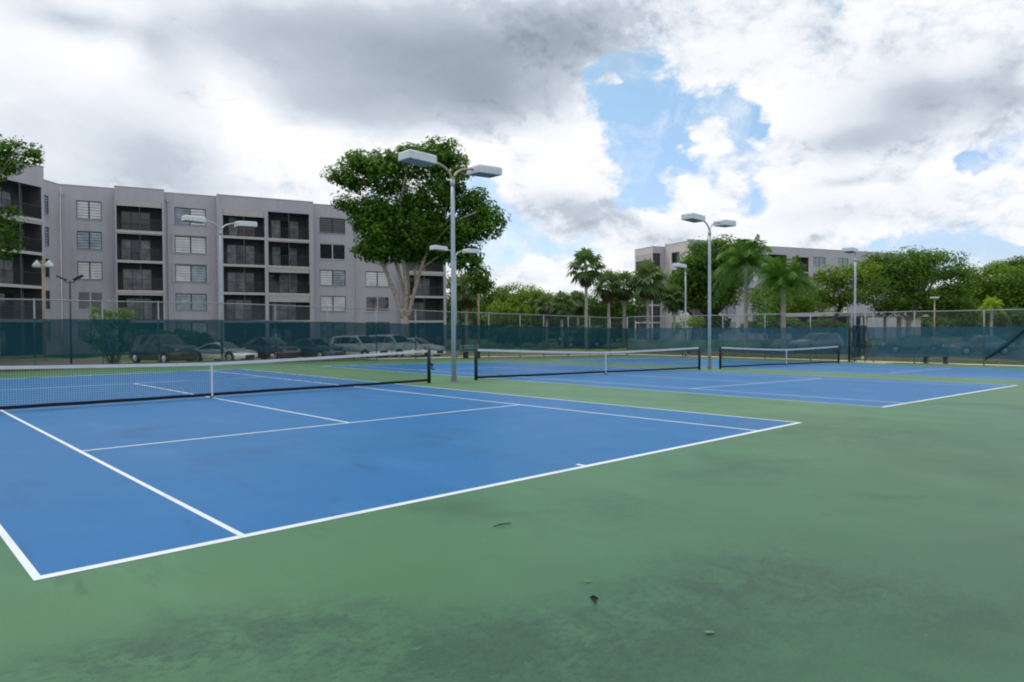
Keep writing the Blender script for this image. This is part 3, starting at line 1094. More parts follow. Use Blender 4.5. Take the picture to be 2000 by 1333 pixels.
def building(label, root_loc, specs, pipes=()):
    """specs: list of (facade, s0, s1, offset, depth, roof, kind, items)"""
    t = thing('apartment_building', label, 'building', root_loc, 0, None)
    inv = Matrix.Translation((-root_loc[0], -root_loc[1], -root_loc[2]))
    before = set(bpy.data.objects)
    for (fc, s0, s1, off, depth, roof, wallm, wins, bals, *ends) in specs:
        holes = []
        for (a, b, kinds) in wins:
            for k, kd in enumerate(kinds):
                zt = WZT - FLOOR * k
                holes.append((a, b, zt - 1.62, zt))
        for (a, b, shuts) in bals:
            for k in range(5):
                zf = BZF - FLOOR * k if k < 4 else GZ + 0.15
                zc = (BZF + 2.62 if k == 0 else BZF - FLOOR * (k - 1) - 0.24)
                holes.append((a, b, zf - (0.24 if k < 4 else 0), zc))
        # merge balcony columns into one tall opening
        hh = [h for h in holes if not any(abs(h[0] - a) < 1e-6 and abs(h[1] - b) < 1e-6 for a, b, _ in bals)]
        for a, b, _ in bals:
            hh.append((a, b, GZ + 0.15, BZF + 2.62))
        m = MB()
        holed_wall(m, fc, s0, s1, GZ, roof, off, hh, 0.14)
        shell(m, fc, s0, s1, off, depth, roof, ends[0] if ends else (True, True))
        m.build('wall', wallm, t)
        m = MB()
        fbox(m, fc, s0 - 0.03, s1 + 0.03, off - 0.32, off + 0.04, roof + 0.003, roof + 0.07)
        m.build('coping', M['slab'], t)
        for (a, b, kinds) in wins:
            for k, kd in enumerate(kinds):
                zt = WZT - FLOOR * k
                window(t, fc, a, b, zt - 1.62, zt, off, kd.strip('+'), '+' in kd)
        for (a, b, shuts) in bals:
            for k in range(5):
                zf = BZF - FLOOR * k if k < 4 else GZ + 0.15
                zc = (BZF + 2.62 if k == 0 else BZF - FLOOR * (k - 1) - 0.245)
                balcony(t, fc, a + 0.003, b - 0.003, zf, zc, off, 1.9, shuts[k] if k < len(shuts) else 0)
    for (fc, s_, n_) in pipes:
        m = MB()
        m.tube([fc(s_, n_ + 0.07, GZ), fc(s_, n_ + 0.07, 7.0), fc(s_, n_ + 0.07, ROOF - 0.9)], 0.055, 8)
        fbox(m, fc, s_ - 0.13, s_ + 0.13, n_ + 0.01, n_ + 0.17, ROOF - 0.9, ROOF - 0.62)
        m.build('drainpipe', M['slab'], t, False)
    for o in set(bpy.data.objects) - before:
        if o.parent is t:
            o.matrix_parent_inverse = inv
    return t


def dm(x):
    return F * FLOOR / (61.95 - 0.01735 * x)


def pxD(x, D):
    return P(x, 640, D).to_2d()


MF = Facade(pxD(122, dm(122)), pxD(870, dm(870)))
WF = Facade(LD(-41.6, 44.0), LD(-38.55, 59.1))
SF = Facade(LD(-40.45, 59.1), LD(-40.24, 63.9))
at = MF.at
specs = [
    (MF, 0.0, at(228), 0.0, 13, ROOF, M['stucco'], [(at(153), at(202), ['white', 'glass', 'glass', 'slider', 'glass'])], []),
    (MF, at(228, 1.2), at(324, 1.2), 1.2, 14, ROOF + 0.02, M['stucco'], [], [(at(231, 1.2), at(320, 1.2), (0.45, 0.2, 0, 0.3))]),
    (MF, at(324), at(427), 0.0, 13, ROOF, M['stucco'], [(at(344), at(405), ['glass', 'white+', 'glass+', 'glass', 'glass'])], []),
    (MF, at(427, 1.0), at(614, 1.0), 1.0, 14, ROOF + 0.02, M['stucco'], [], [(at(438, 1.0), at(519, 1.0), (0.75, 0, 0, 0)), (at(526, 1.0), at(606, 1.0), (0, 0.2, 0.5, 0.7))]),
    (MF, at(614), at(784), 0.0, 13, ROOF, M['stucco'], [(at(626), at(676), ['darkl', 'slider', 'glass', 'white', 'glass']), (at(715), at(761), ['darkl', 'dark', 'glass', 'slider', 'dark'])], []),
    (MF, at(784, 0.6), at(872, 0.6), 0.6, 13, ROOF + 0.02, M['stucco'], [], [(at(791, 0.6), at(867, 0.6), (0, 0, 0.3, 0))]),
    (SF, 0.0, SF.L, 0.0, 8, ROOF - 0.02, M['stucco'], [(1.5, 3.3, ['glass', 'glass', 'darkl', 'darkl', 'glass'])], []),
    (WF, WF.L - 9.0, WF.L, 0.0, 9, ROOF + 0.45, M['stucco'], [], [(WF.L - 4.25, WF.L - 0.25, (0, 0.25, 0, 0)), (WF.L - 8.6, WF.L - 4.6, (0, 0, 0, 0))]),
]
q = pxD(122, dm(122))
building('long grey five-storey apartment block with dark recessed balconies, behind the far fence', (q.x, q.y, GZ), specs, [(MF, at(425), 0.0), (MF, at(331), 0.0), (MF, at(126), 0.0), (MF, at(696), 0.0)])

BF = Facade(LD(26.85, 108.5), LD(92.0, 138.0))
AF = Facade(LD(24.40, 114.0), LD(26.85, 108.5))
NF = Facade(LD(22.30, 113.05), LD(24.40, 114.0))
CF = Facade(LD(20.25, 117.6), LD(22.30, 113.05))
at = BF.at
specs = [
    (BF, 0.0, at(1410), 0.0, 5.8, ROOF + 0.3, M['stucco'], [], [(0.6, at(1404), (0, 0, 0, 0))], (False, True)),
    (BF, at(1410), at(1545), -0.4, 13, ROOF, M['stucco'], [(at(1420), at(1440), ['glass'] * 5), (at(1462), at(1486), ['dark', 'glass', 'dark', 'glass', 'dark'])], [(at(1500, -0.4), at(1536, -0.4), (0, 0, 0, 0))]),
    (BF, at(1545), at(1800), -0.4, 13, ROOF, M['stucco'], [(at(1588, -0.4), at(1612, -0.4), ['glass', 'slider', 'glass', 'glass', 'dark']), (at(1640), at(1660), ['glass'] * 5)], [(at(1546, -0.4) + 0.2, at(1579, -0.4), (0.3, 0, 0, 0))]),
    (AF, 0.0, AF.L, 0.0, 8, ROOF + 0.1, M['pale'], [(AF.L * 0.30, AF.L * 0.64, ['dark', 'darkl', 'dark', 'glass', 'glass'])], [], (False, False)),  # left-facing wall: light from the left is put into its paler stucco
    (NF, 0.0, NF.L, 0.0, 3.9, ROOF - 0.2, M['stucco'], [], [(0.02, NF.L - 0.9, (0, 0, 0, 0))], (False, False)),
    (CF, 0.0, CF.L, 0.0, 2.2, ROOF - 0.22, M['pale'], [], [(0.35, CF.L - 0.25, (1.0, 0, 0, 0))], (True, False)),  # also left-facing, with the same light put into its wall colour
]
q = LD(26.85, 108.5)
building('distant pale five-storey apartment block behind the palms', (q.x, q.y, GZ), specs)

# low service pavilion behind the spreading tree
pa, pb = pxD(1625, 74), pxD(1800, 82)
pf = Facade(pa, pb)
t = thing('pavilion', 'low flat-roofed pavilion with white columns behind the spreading tree trunks', 'building', (pa.x, pa.y, GZ))
inv = Matrix.Translation((-pa.x, -pa.y, -GZ))
for nm, mt, bx in (('wall', M['pale'], (pf.L * 0.74, pf.L, -0.4, -0.1, GZ, 2.7)), ('wall', M['stuccoshade'], (0, pf.L * 0.74, -5.0, -4.8, GZ, 2.7)),
                   ('roof', M['slab'], (-0.5, pf.L + 0.5, -5.5, 0.5, 2.72, 3.1))):
    m = MB()
    fbox(m, pf, *bx)
    m.build(nm, mt, t).matrix_parent_inverse = inv
for x in (1658, 1690, 1730, 1760):
    m = MB()
    s = pf.at(x)
    fbox(m, pf, s - 0.17, s + 0.17, -0.17, 0.17, GZ, 2.715)
    m.build('column', M['pale'], t).matrix_parent_inverse = inv


# ------------------------------------------------------------------ foliage
def leaf_quads(C, Nn, size, aspect=0.5):
    n = len(C)
    t = R.normal(size=(n, 3))
    t -= Nn * (t * Nn).sum(1, keepdims=True)
    t /= np.linalg.norm(t, axis=1, keepdims=True) + 1e-9
    b = np.cross(Nn, t)
    l = (size * R.uniform(0.6, 1.3, n))[:, None]
    droop = Nn * l * 0.12
    V = np.stack([C - t * l / 2 - droop, C + b * l * aspect / 2, C + t * l / 2 - droop, C - b * l * aspect / 2], 1).reshape(-1, 3)
    return V, np.arange(4 * n).reshape(-1, 4)


def crown_points(blobs, dens, clump_r, per, up=0.5):
    Cs, Ns, T = [], [], []
    for (c, r) in blobs:
        area = (r[0] * r[1] + r[1] * r[2] + r[0] * r[2]) * 4.2
        k = max(6, int(area * dens))
        d = R.normal(size=(k, 3))
        d[:, 2] += 0.18
        d /= np.linalg.norm(d, axis=1, keepdims=True)
        rr = R.uniform(0.35, 1.0, k) ** 0.45 * (1 + 0.10 * R.normal(size=k))
        cc = np.array(c) + d * np.array(r) * rr[:, None]
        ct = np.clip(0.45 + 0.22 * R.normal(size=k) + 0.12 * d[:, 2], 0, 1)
        cr = clump_r * R.uniform(0.6, 1.35, k)
        dd = R.normal(size=(k, per, 3))
        dd /= np.linalg.norm(dd, axis=2, keepdims=True)
        rad_ = R.uniform(0.45, 1.0, (k, per, 1)) ** 0.5
        pts = cc[:, None, :] + dd * rad_ * cr[:, None, None] * np.array([1.25, 1.25, 0.75])
        nn = dd * 0.9 + d[:, None, :] * 0.3 + np.array([0, 0, up]) + R.normal(size=(k, per, 3)) * 0.28
        nn /= np.linalg.norm(nn, axis=2, keepdims=True)
        Cs.append(pts.reshape(-1, 3))
        Ns.append(nn.reshape(-1, 3))
        T.append(np.clip(np.repeat(ct, per) + 0.20 * R.normal(size=k * per), 0, 1))
    return np.concatenate(Cs), np.concatenate(Ns), np.concatenate(T)


def limb(mb, a, b, r0, r1, bow=0.15, n=7):
    a, b = Vector(a), Vector(b)
    L = (b - a).length
    side = Vector((random.uniform(-1, 1), random.uniform(-1, 1), 0.3)) * L * bow
    pts, rs = [], []
    for i in range(n + 1):
        q = i / n
        p = a.lerp(b, q) + side * math.sin(q * math.pi) + Vector((random.uniform(-1, 1), random.uniform(-1, 1), 0)) * L * 0.012
        pts.append(p)
        rs.append(r0 + (r1 - r0) * q ** 0.8)
    mb.tube(pts, rs, 8)
    return pts


def tree(x, D, blobs_px, label, leaf, bark='barkd', r0=0.3, dens=1.1, clump=0.75, per=26, size=0.33, fork=None, group=None, depth=0.9, name='tree', trunk_x=None, limbs_n=9, cat='tree', stems=None):
    base = on_ground(x if trunk_x is None else trunk_x, D)
    t = thing(name, label, cat, base, 0, group)
    blobs = []
    for i, (bx, by, rx, ry) in enumerate(blobs_px):
        dd = D + R.uniform(-1, 1) * min(rx, 60) * D / F * 0.5
        c = P(bx, by, dd) - base
        a, bz = rx * D / F, ry * D / F
        blobs.append((tuple(c), (a, max(a, bz) * depth, bz)))
    C, Nn, T = crown_points(blobs, dens, clump, per)
    V, Q = leaf_quads(C, Nn, size)
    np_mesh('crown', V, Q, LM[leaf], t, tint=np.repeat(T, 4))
    m = MB()
    zc = min(c[2] - r[2] * 0.6 for c, r in blobs)
    fk = Vector((0, 0, max(0.3, zc * 0.35))) if fork is None else Vector(P(fork[0], fork[1], D) - base)
    m.tube([(0, 0, -0.2), (0, 0, 0.1), fk * 0.5, fk], [r0 * 1.5, r0 * 1.15, r0 * 0.95, r0 * 0.85], 10)
    for k, (ra, *pp) in enumerate(stems or ()):
        dd = [D + (0, 0.5, -0.6, 0.8, -0.9, 1.1, -0.3)[k % 7] * i / len(pp) * 2 for i in range(len(pp))]
        ctl = [Vector(P(a, b, e) - base) for (a, b), e in zip(pp, dd)]
        pts = []
        for i in range(len(ctl) - 1):
            p0, p1, p2, p3 = ctl[max(i - 1, 0)], ctl[i], ctl[i + 1], ctl[min(i + 2, len(ctl) - 1)]
            for q in (0, .25, .5, .75):
                pts.append(0.5 * ((2 * p1) + (p2 - p0) * q + (2 * p0 - 5 * p1 + 4 * p2 - p3) * q * q + (3 * p1 - p0 - 3 * p2 + p3) * q ** 3))
        pts.append(ctl[-1])
        m.tube(pts, [ra * (1 - 0.72 * i / (len(pts) - 1)) for i in range(len(pts))], 8)
    order = sorted(blobs, key=lambda b: -b[1][0] * b[1][2])[:limbs_n]
    for c, r in order:
        tgt = Vector(c) + Vector((0, 0, -r[2] * 0.15))
        pts = limb(m, fk + Vector((random.uniform(-.1, .1), random.uniform(-.1, .1), -0.1)), tgt, r0 * 0.5, 0.05, 0.10)
        for _ in range(2):
            e = Vector(c) + Vector((random.uniform(-.7, .7) * r[0], random.uniform(-.7, .7) * r[1], random.uniform(-.3, .6) * r[2]))
            limb(m, pts[4], e, r0 * 0.22, 0.03, 0.1, 5)
    m.build('trunk', M[bark], t, True)
    return t


def frond(L, n_leaf, rise, droop, wid, az, kind):
    """returns leaflet quads for one feather frond starting at origin"""
    V = []
    dx, dy = math.cos(az), math.sin(az)
    pts = []
    for i in range(n_leaf + 1):
        q = i / n_leaf
        h = L * (q * math.cos(rise) * (1 - 0.18 * q * q))
        z = L * (q * math.sin(rise) - droop * q * q)
        pts.append(Vector((dx * h, dy * h, z)))
    for i in range(1, n_leaf):
        q = i / n_leaf
        p = pts[i]
        t = (pts[i + 1] - pts[i - 1]).normalized()
        side = Vector((-dy, dx, 0))
        ll = wid * (0.35 + 0.9 * math.sin(math.pi * min(1, q * 0.9 + 0.1)))
        for s in (-1, 1):
            d = (side * s * 0.8 + t * 0.55 + Vector((0, 0, -0.45 + random.uniform(-.25, .2)))).normalized()
            w = t * (L / n_leaf * 0.30)
            e = p + d * ll + Vector((0, 0, -0.12 * ll))
            V += [p - w, p + w, e + w * 0.25, e - w * 0.25]
    # rachis
    for i in range(n_leaf):
        s = Vector((-dy, dx, 0)) * 0.02
        V += [pts[i] - s, pts[i] + s, pts[i + 1] + s * 0.6, pts[i + 1] - s * 0.6]
    return V


def fan_leaf(Lp, rf, rise, az, droop):
    dx, dy = math.cos(az), math.sin(az)
    c = Vector((dx * math.cos(rise), dy * math.cos(rise), math.sin(rise)))
    side = Vector((-dy, dx, 0))
    up = side.cross(c)
    e = c * Lp + Vector((0, 0, -droop * Lp))
    V = []
    s = side * 0.018
    V += [-s, s, e + s, e - s]
    k = 15
    for i in range(k):
        a = (i / (k - 1) - 0.5) * 4.1
        d = c * math.cos(a) + side * math.sin(a)
        d = (d + Vector((0, 0, -0.35 - 0.25 * abs(a) / 2)) * 0.7 + up * (0.12 if i % 2 else -0.05)).normalized()
        l = rf * (1 - 0.10 * abs(a)) * random.uniform(0.85, 1.1)
        w = side.cross(d)
        w = d.cross(up).normalized() * rf * 0.10
        mid = e + d * l * 0.55
        tip = e + d * l + Vector((0, 0, -0.30 * l))
        V += [e - w * 0.2, mid - w, tip, mid + w]
    return V


def palm(x, ybase_c, D, r_px, kind, label, leaf, group=None, n=None, tr=0.16, lean=0.0, name='palm_tree', skirt=True, cat='palm tree', trunk=True):
    base = on_ground(x - lean, D)
    t = thing(name, label, cat, base, random.uniform(0, 6), group)
    Rz = Matrix.Rotation(-t.rotation_euler[2], 3, 'Z')
    top = Rz @ (P(x, ybase_c, D) - base)
    rr = r_px * D / F
    V, T = [], []
    SV, ST = [], []
    if kind == 'fan':
        n = n or 26
        for i in range(n):
            az = i * 2.399 + random.uniform(-.2, .2)
            q = i / n
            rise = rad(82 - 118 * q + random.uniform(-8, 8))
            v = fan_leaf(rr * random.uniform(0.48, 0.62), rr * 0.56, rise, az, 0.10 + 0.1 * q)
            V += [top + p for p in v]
            T += [min(1, max(0, 0.75 - 0.6 * q + random.uniform(-.15, .15)))] * len(v)
        if skirt:
            for i in range(14):
                az = i * 2.399
                v = fan_leaf(rr * 0.30, rr * 0.5, rad(-50 - random.uniform(0, 35)), az, 0.1)
                SV += [top + p + Vector((0, 0, -0.12 * rr)) for p in v]
                ST += [random.random()] * len(v)
    else:
        n = n or 26
        for i in range(n):
            az = i * 2.399 + random.uniform(-.2, .2)
            q = i / n
            rise = rad(80 - 78 * q + random.uniform(-6, 6))
            v = frond(rr * random.uniform(1.1, 1.4), 30, rise, 0.42 + 0.52 * q, rr * 0.28, az, kind)
            V += [top + p for p in v]
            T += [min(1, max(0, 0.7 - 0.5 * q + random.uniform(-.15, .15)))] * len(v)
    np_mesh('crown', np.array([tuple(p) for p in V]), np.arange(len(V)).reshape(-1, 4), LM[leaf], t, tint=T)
    if SV:
        np_mesh('dead_fronds', np.array([tuple(p) for p in SV]), np.arange(len(SV)).reshape(-1, 4), LM['skirt'], t, tint=ST)
    if trunk:
        m = MB()
        k = 12
        pts = [Vector((0, 0, -0.1)).lerp(top, i / k) + Vector((math.sin(i / k * 3.1) * 0.06, 0, 0)) for i in range(k + 1)]
        m.tube(pts, [tr * (1.35 if i == 0 else 1.0 + 0.07 * (i % 2) - 0.15 * i / k) for i in range(k + 1)], 10)
        m.build('trunk', M['palmbark'], t, True)
    return t


# the big tree by the long building
tree(790, 60, [(698, 345, 42, 30), (752, 335, 46, 38), (826, 318, 48, 34), (868, 290, 22, 20), (884, 340, 28, 40), (722, 420, 34, 36), (770, 395, 46, 42), (850, 395, 48, 44), (742, 450, 46, 36), (810, 452, 56, 38),
               (868, 462, 46, 34), (925, 412, 38, 38), (952, 440, 28, 34), (902, 462, 40, 34), (662, 345, 20, 16), (684, 398, 26, 11), (762, 488, 52, 22), (840, 490, 50, 20), (908, 510, 34, 22), (930, 545, 24, 22), (700, 308, 20, 9), (800, 298, 22, 9), (718, 488, 24, 16)],
     'tallest broad tree with pale splayed trunks and dense dark crown beside the long apartment block', 'fig', 'bark', r0=0.36, dens=1.3, clump=0.76, per=52, size=0.34, fork=(792, 618), limbs_n=0,
     stems=[(0.20, (788, 622), (770, 570), (752, 528), (736, 498), (700, 440), (690, 400)), (0.17, (790, 622), (786, 560), (770, 505), (764, 470), (740, 380), (720, 340)),
            (0.20, (792, 620), (793, 560), (786, 500), (778, 460), (785, 380), (800, 310)), (0.15, (793, 622), (798, 570), (797, 510), (806, 450), (840, 360), (862, 290)),
            (0.19, (796, 622), (812, 560), (824, 520), (838, 490), (880, 440), (930, 415)), (0.12, (812, 560), (810, 520), (809, 480), (820, 430), (870, 350)),
            (0.10, (822, 525), (840, 512), (858, 500), (905, 470), (950, 440)), (0.10, (752, 528), (758, 500), (745, 470), (720, 420))])
# overhanging tree at the frame edge
tree(-95, 46, [(28, 300, 40, 28), (-30, 300, 60, 40), (5, 335, 26, 14), (60, 305, 22, 16), (12, 430, 20, 18), (8, 470, 30, 32), (-40, 450, 60, 60), (-100, 330, 90, 70), (-110, 430, 80, 60), (20, 415, 10, 8)],
     'tree reaching leafy boughs over the balconies of the building wing', 'fig', 'bark', r0=0.20, dens=1.6, clump=0.45, per=24, size=0.26, fork=(-95, 420), limbs_n=6)
# far tree line
G1 = 'green trees beyond the far fence'
for i, (x, D, bl, leaf, lab) in enumerate([
    (905, 92, [(905, 585, 30, 30), (935, 575, 30, 30), (890, 560, 20, 25)], 'oak', 'olive tree right under the big dark crown, beside the long building'),
    (985, 110, [(970, 588, 32, 24), (1000, 580, 36, 24), (985, 610, 50, 20)], 'lime', 'wide yellow-green tree between the big tree and the fan palms'),
    (1045, 118, [(1030, 584, 34, 24), (1060, 590, 34, 22), (1045, 612, 50, 18)], 'lime', 'low yellow-green tree just before the row of small fan palms'),
    (1110, 112, [(1090, 610, 45, 26), (1140, 612, 45, 26)], 'deep', 'deep green tree filling the gap behind the tallest fan palm'),
    (1200, 104, [(1180, 600, 38, 34), (1222, 600, 38, 36)], 'deep', 'deep green tree between the fan palms and the pale building corner'),
]):
    tree(x, D, bl, lab, leaf, 'barkd', r0=0.22, dens=0.8, clump=0.9, per=34, size=0.40, group=G1)
tree(1385, 78, [(1372, 505, 40, 36), (1405, 490, 32, 24), (1345, 555, 42, 32), (1385, 555, 50, 40), (1300, 572, 34, 20), (1425, 545, 36, 36), (1330, 590, 40, 16), (1360, 535, 34, 44), (1400, 525, 44, 40), (1395, 590, 40, 16)],
     'tall olive tree hiding the corner of the distant building, behind the middle lamp post', 'oak', 'barkd', r0=0.28, dens=1.25, clump=0.8, per=38, size=0.34)
tree(1597, 64, [(1622, 542, 34, 22), (1655, 556, 42, 34), (1600, 570, 26, 18), (1690, 538, 30, 30), (1640, 585, 34, 14)],
     'yellow-green tree on a thin dark leaning trunk beside the gate lamp', 'lime', 'barkd', r0=0.17, dens=1.25, clump=0.62, per=36, size=0.27, fork=(1642, 600))
tree(1556, 84, [(1498, 590, 36, 28), (1552, 592, 40, 36), (1604, 602, 36, 26), (1530, 612, 50, 20), (1580, 575, 26, 22)],
     'yellow-green bushy tree filling the gap behind the two feather palms', 'lime', 'barkd', r0=0.18, dens=1.1, clump=0.75, per=34, size=0.33)
tree(1772, 68, [(1715, 535, 44, 34), (1770, 515, 58, 26), (1835, 518, 50, 26), (1872, 552, 34, 36), (1800, 560, 66, 40), (1722, 578, 48, 30), (1760, 545, 56, 36), (1850, 592, 46, 22), (1800, 590, 60, 22), (1880, 600, 30, 20), (1745, 600, 36, 14), (1700, 520, 26, 20)],
     'wide spreading olive tree with many pale stems above the side fence', 'oak', 'bark', r0=0.26, dens=1.2, clump=0.72, per=40, size=0.28, fork=(1775, 625), limbs_n=9)
for x, D, bl, leaf, lab in [
    (1925, 84, [(1905, 560, 36, 36), (1945, 548, 40, 30), (1925, 592, 50, 34)], 'lime', 'rounded bright tree next to the wide spreading one'),
    (1990, 80, [(1975, 560, 36, 34), (2025, 560, 50, 44), (1990, 600, 46, 34)], 'oak', 'rounded olive tree at the far end of the side fence'),
    (1975, 110, [(1965, 523, 38, 11), (2010, 520, 40, 18), (1990, 555, 50, 30)], 'deep', 'dark flat-topped tree peeking above the rounded trees'),
    (1885, 100, [(1880, 585, 40, 30), (1905, 610, 50, 22)], 'deep', 'deep green tree filling the gap behind the small lime palm'),
]:
    tree(x, D, bl, lab, leaf, 'barkd', r0=0.22, dens=1.0, clump=0.85, per=36, size=0.33, group='trees beyond the side fence')

def far_wood(name, spans):
    bl = []
    for x0, x1, yt, D in spans:
        x = x0
        while x < x1:
            rx = random.uniform(22, 40)
            ry = random.uniform(16, 26)
            top = yt + random.uniform(-8, 10)
            for yy in (top + ry, top + ry * 2.4, top + ry * 3.4):
                c = P(x, yy, D + random.uniform(-5, 5))
                bl.append((tuple(c), (rx * D / F, rx * D / F, ry * D / F)))
            x += rx * 1.1
    C, Nn, T = crown_points(bl, 0.35, 1.5, 26)
    V, Q = leaf_quads(C, Nn, 0.95)
    struct(np_mesh(name, V, Q, LM['oak'], None, tint=np.repeat(T * 0.8, 4)), 'stuff')


far_wood('distant_wood', [(850, 1280, 588, 150), (1620, 2150, 560, 150), (1280, 1620, 600, 170)])

GF = 'fan palms beyond the far fence'
for x, y, D, r, lab in [
    (1145, 520, 66, 42, 'tallest fan palm with a round crown standing clear against the sky'),
    (1188, 556, 70, 36, 'fan palm just beside the tallest one'),
    (1218, 556, 72, 34, 'fan palm nearest the pale building corner on its open side'),
    (1266, 545, 70, 44, 'full fan palm standing in front of the pale building corner'),
    (1068, 598, 76, 28, 'first of the low fan palms after the yellow-green trees'),
    (1098, 594, 74, 30, 'middle one of three low fan palms in a row'),
    (1128, 590, 80, 28, 'low fan palm tucked under the tallest fan palm'),
    (912, 566, 72, 40, 'fan palm half hidden under the big dark tree'),
    (1316, 580, 76, 30, 'fan palm with a dark trunk before the pale wall'),
]:
    palm(x, y, D, r, 'fan', lab, 'fan', GF, tr=0.15)
GQ = 'feather palms beyond the side fence'
palm(1458, 515, 64, 80, 'feather', 'tall feather palm with smooth pale trunk before the distant building', 'queen', GQ, tr=0.19, n=30)
palm(1531, 556, 60, 80, 'feather', 'shorter feather palm with broad arching fronds next to the tall one', 'queen', GQ, tr=0.22, n=30)
palm(1938, 598, 58, 30, 'feather', 'small lime green palm in front of the dark trees', 'limepalm', None, tr=0.10, n=18)


def shrub(x, y, D, rx, ry, leaf, label, size=0.22, name='shrub', extra=()):
    base = on_ground(x, D)
    t = thing(name, label, 'shrub', base)
    bl = []
    for (bx, by, ax, ay) in [(x, y, rx, ry)] + list(extra):
        c = P(bx, by, D) - base
        bl.append((tuple(c), (ax * D / F, ax * D / F * 0.8, ay * D / F)))
    C, Nn, T = crown_points(bl, 4.0, 0.28, 16)
    V, Q = leaf_quads(C, Nn, size)
    np_mesh('foliage', V, Q, LM[leaf], t, tint=np.repeat(T, 4))
    m = MB()
    for c, r in bl:
        for _ in range(4):
            limb(m, (random.uniform(-.1, .1), random.uniform(-.1, .1), -0.05), Vector(c) + Vector((random.uniform(-.6, .6) * r[0], 0, 0)), 0.025, 0.01, 0.08, 4)
    m.build('stem', M['barkd'], t, True)


shrub(220, 626, 38, 38, 16, 'oak', 'leafy shrub spilling over the far windscreen in front of the grey wall', extra=[(250, 612, 20, 7), (185, 610, 18, 5), (215, 655, 50, 34), (206, 640, 8, 40)])
shrub(330, 668, 56, 90, 22, 'deep', 'dark hedge mass along the foot of the grey wall', size=0.3)
shrub(1345, 634, 60, 30, 12, 'lime', 'low bright bush peeking over the screen below the middle lamp', extra=[(1362, 628, 16, 10)])
shrub(1600, 640, 70, 60, 16, 'deep', 'low dark shrubs at the foot of the leaning tree', size=0.3)
shrub(1905, 622, 74, 46, 26, 'deep', 'tall dark hedge between the spreading tree and the small lime palm', size=0.3)
shrub(1985, 628, 70, 50, 26, 'deep', 'tall dark hedge at the far end of the side fence', size=0.3)
shrub(1495, 630, 74, 30, 20, 'oak', 'olive shrub at the feet of the two feather palms', size=0.3, extra=[(1545, 636, 26, 14), (1470, 640, 26, 12)])
shrub(1400, 634, 78, 34, 16, 'deep', 'dark shrub at the foot of the distant building, behind the middle lamp', size=0.3)
shrub(1150, 655, 78, 70, 18, 'deep', 'low dark hedge under the row of fan palms', size=0.3)
shrub(1010, 655, 84, 70, 18, 'deep', 'low dark hedge under the yellow-green trees', size=0.3)
shrub(1950, 648, 72, 60, 20, 'deep', 'low dark hedge under the rounded trees', size=0.3)


# ------------------------------------------------------------------ cars
PAINT = {}


def paint(nm, c, metal=0.4, rough=0.28):
    if nm not in PAINT:
        PAINT[nm] = mat(nm + '_car_paint', c, rough, 0.5, metal=metal, var=0.03, coat=0.6)
    return PAINT[nm]


SED = ([0, .02, .10, .17, .31, .44, .55, .725, .86, .95, .99, 1],
       [.42, .62, .70, .715, .965, 1.0, .985, .675, .62, .55, .45, .36])
SUV = ([0, .02, .05, .115, .30, .50, .60, .735, .88, .96, .99, 1],
       [.45, .58, .64, .965, 1.0, 1.0, .98, .655, .62, .55, .46, .36])
COU = ([0, .02, .10, .16, .36, .47, .54, .725, .86, .95, .99, 1],
       [.42, .64, .73, .735, .97, 1.0, .985, .68, .62, .54, .44, .36])


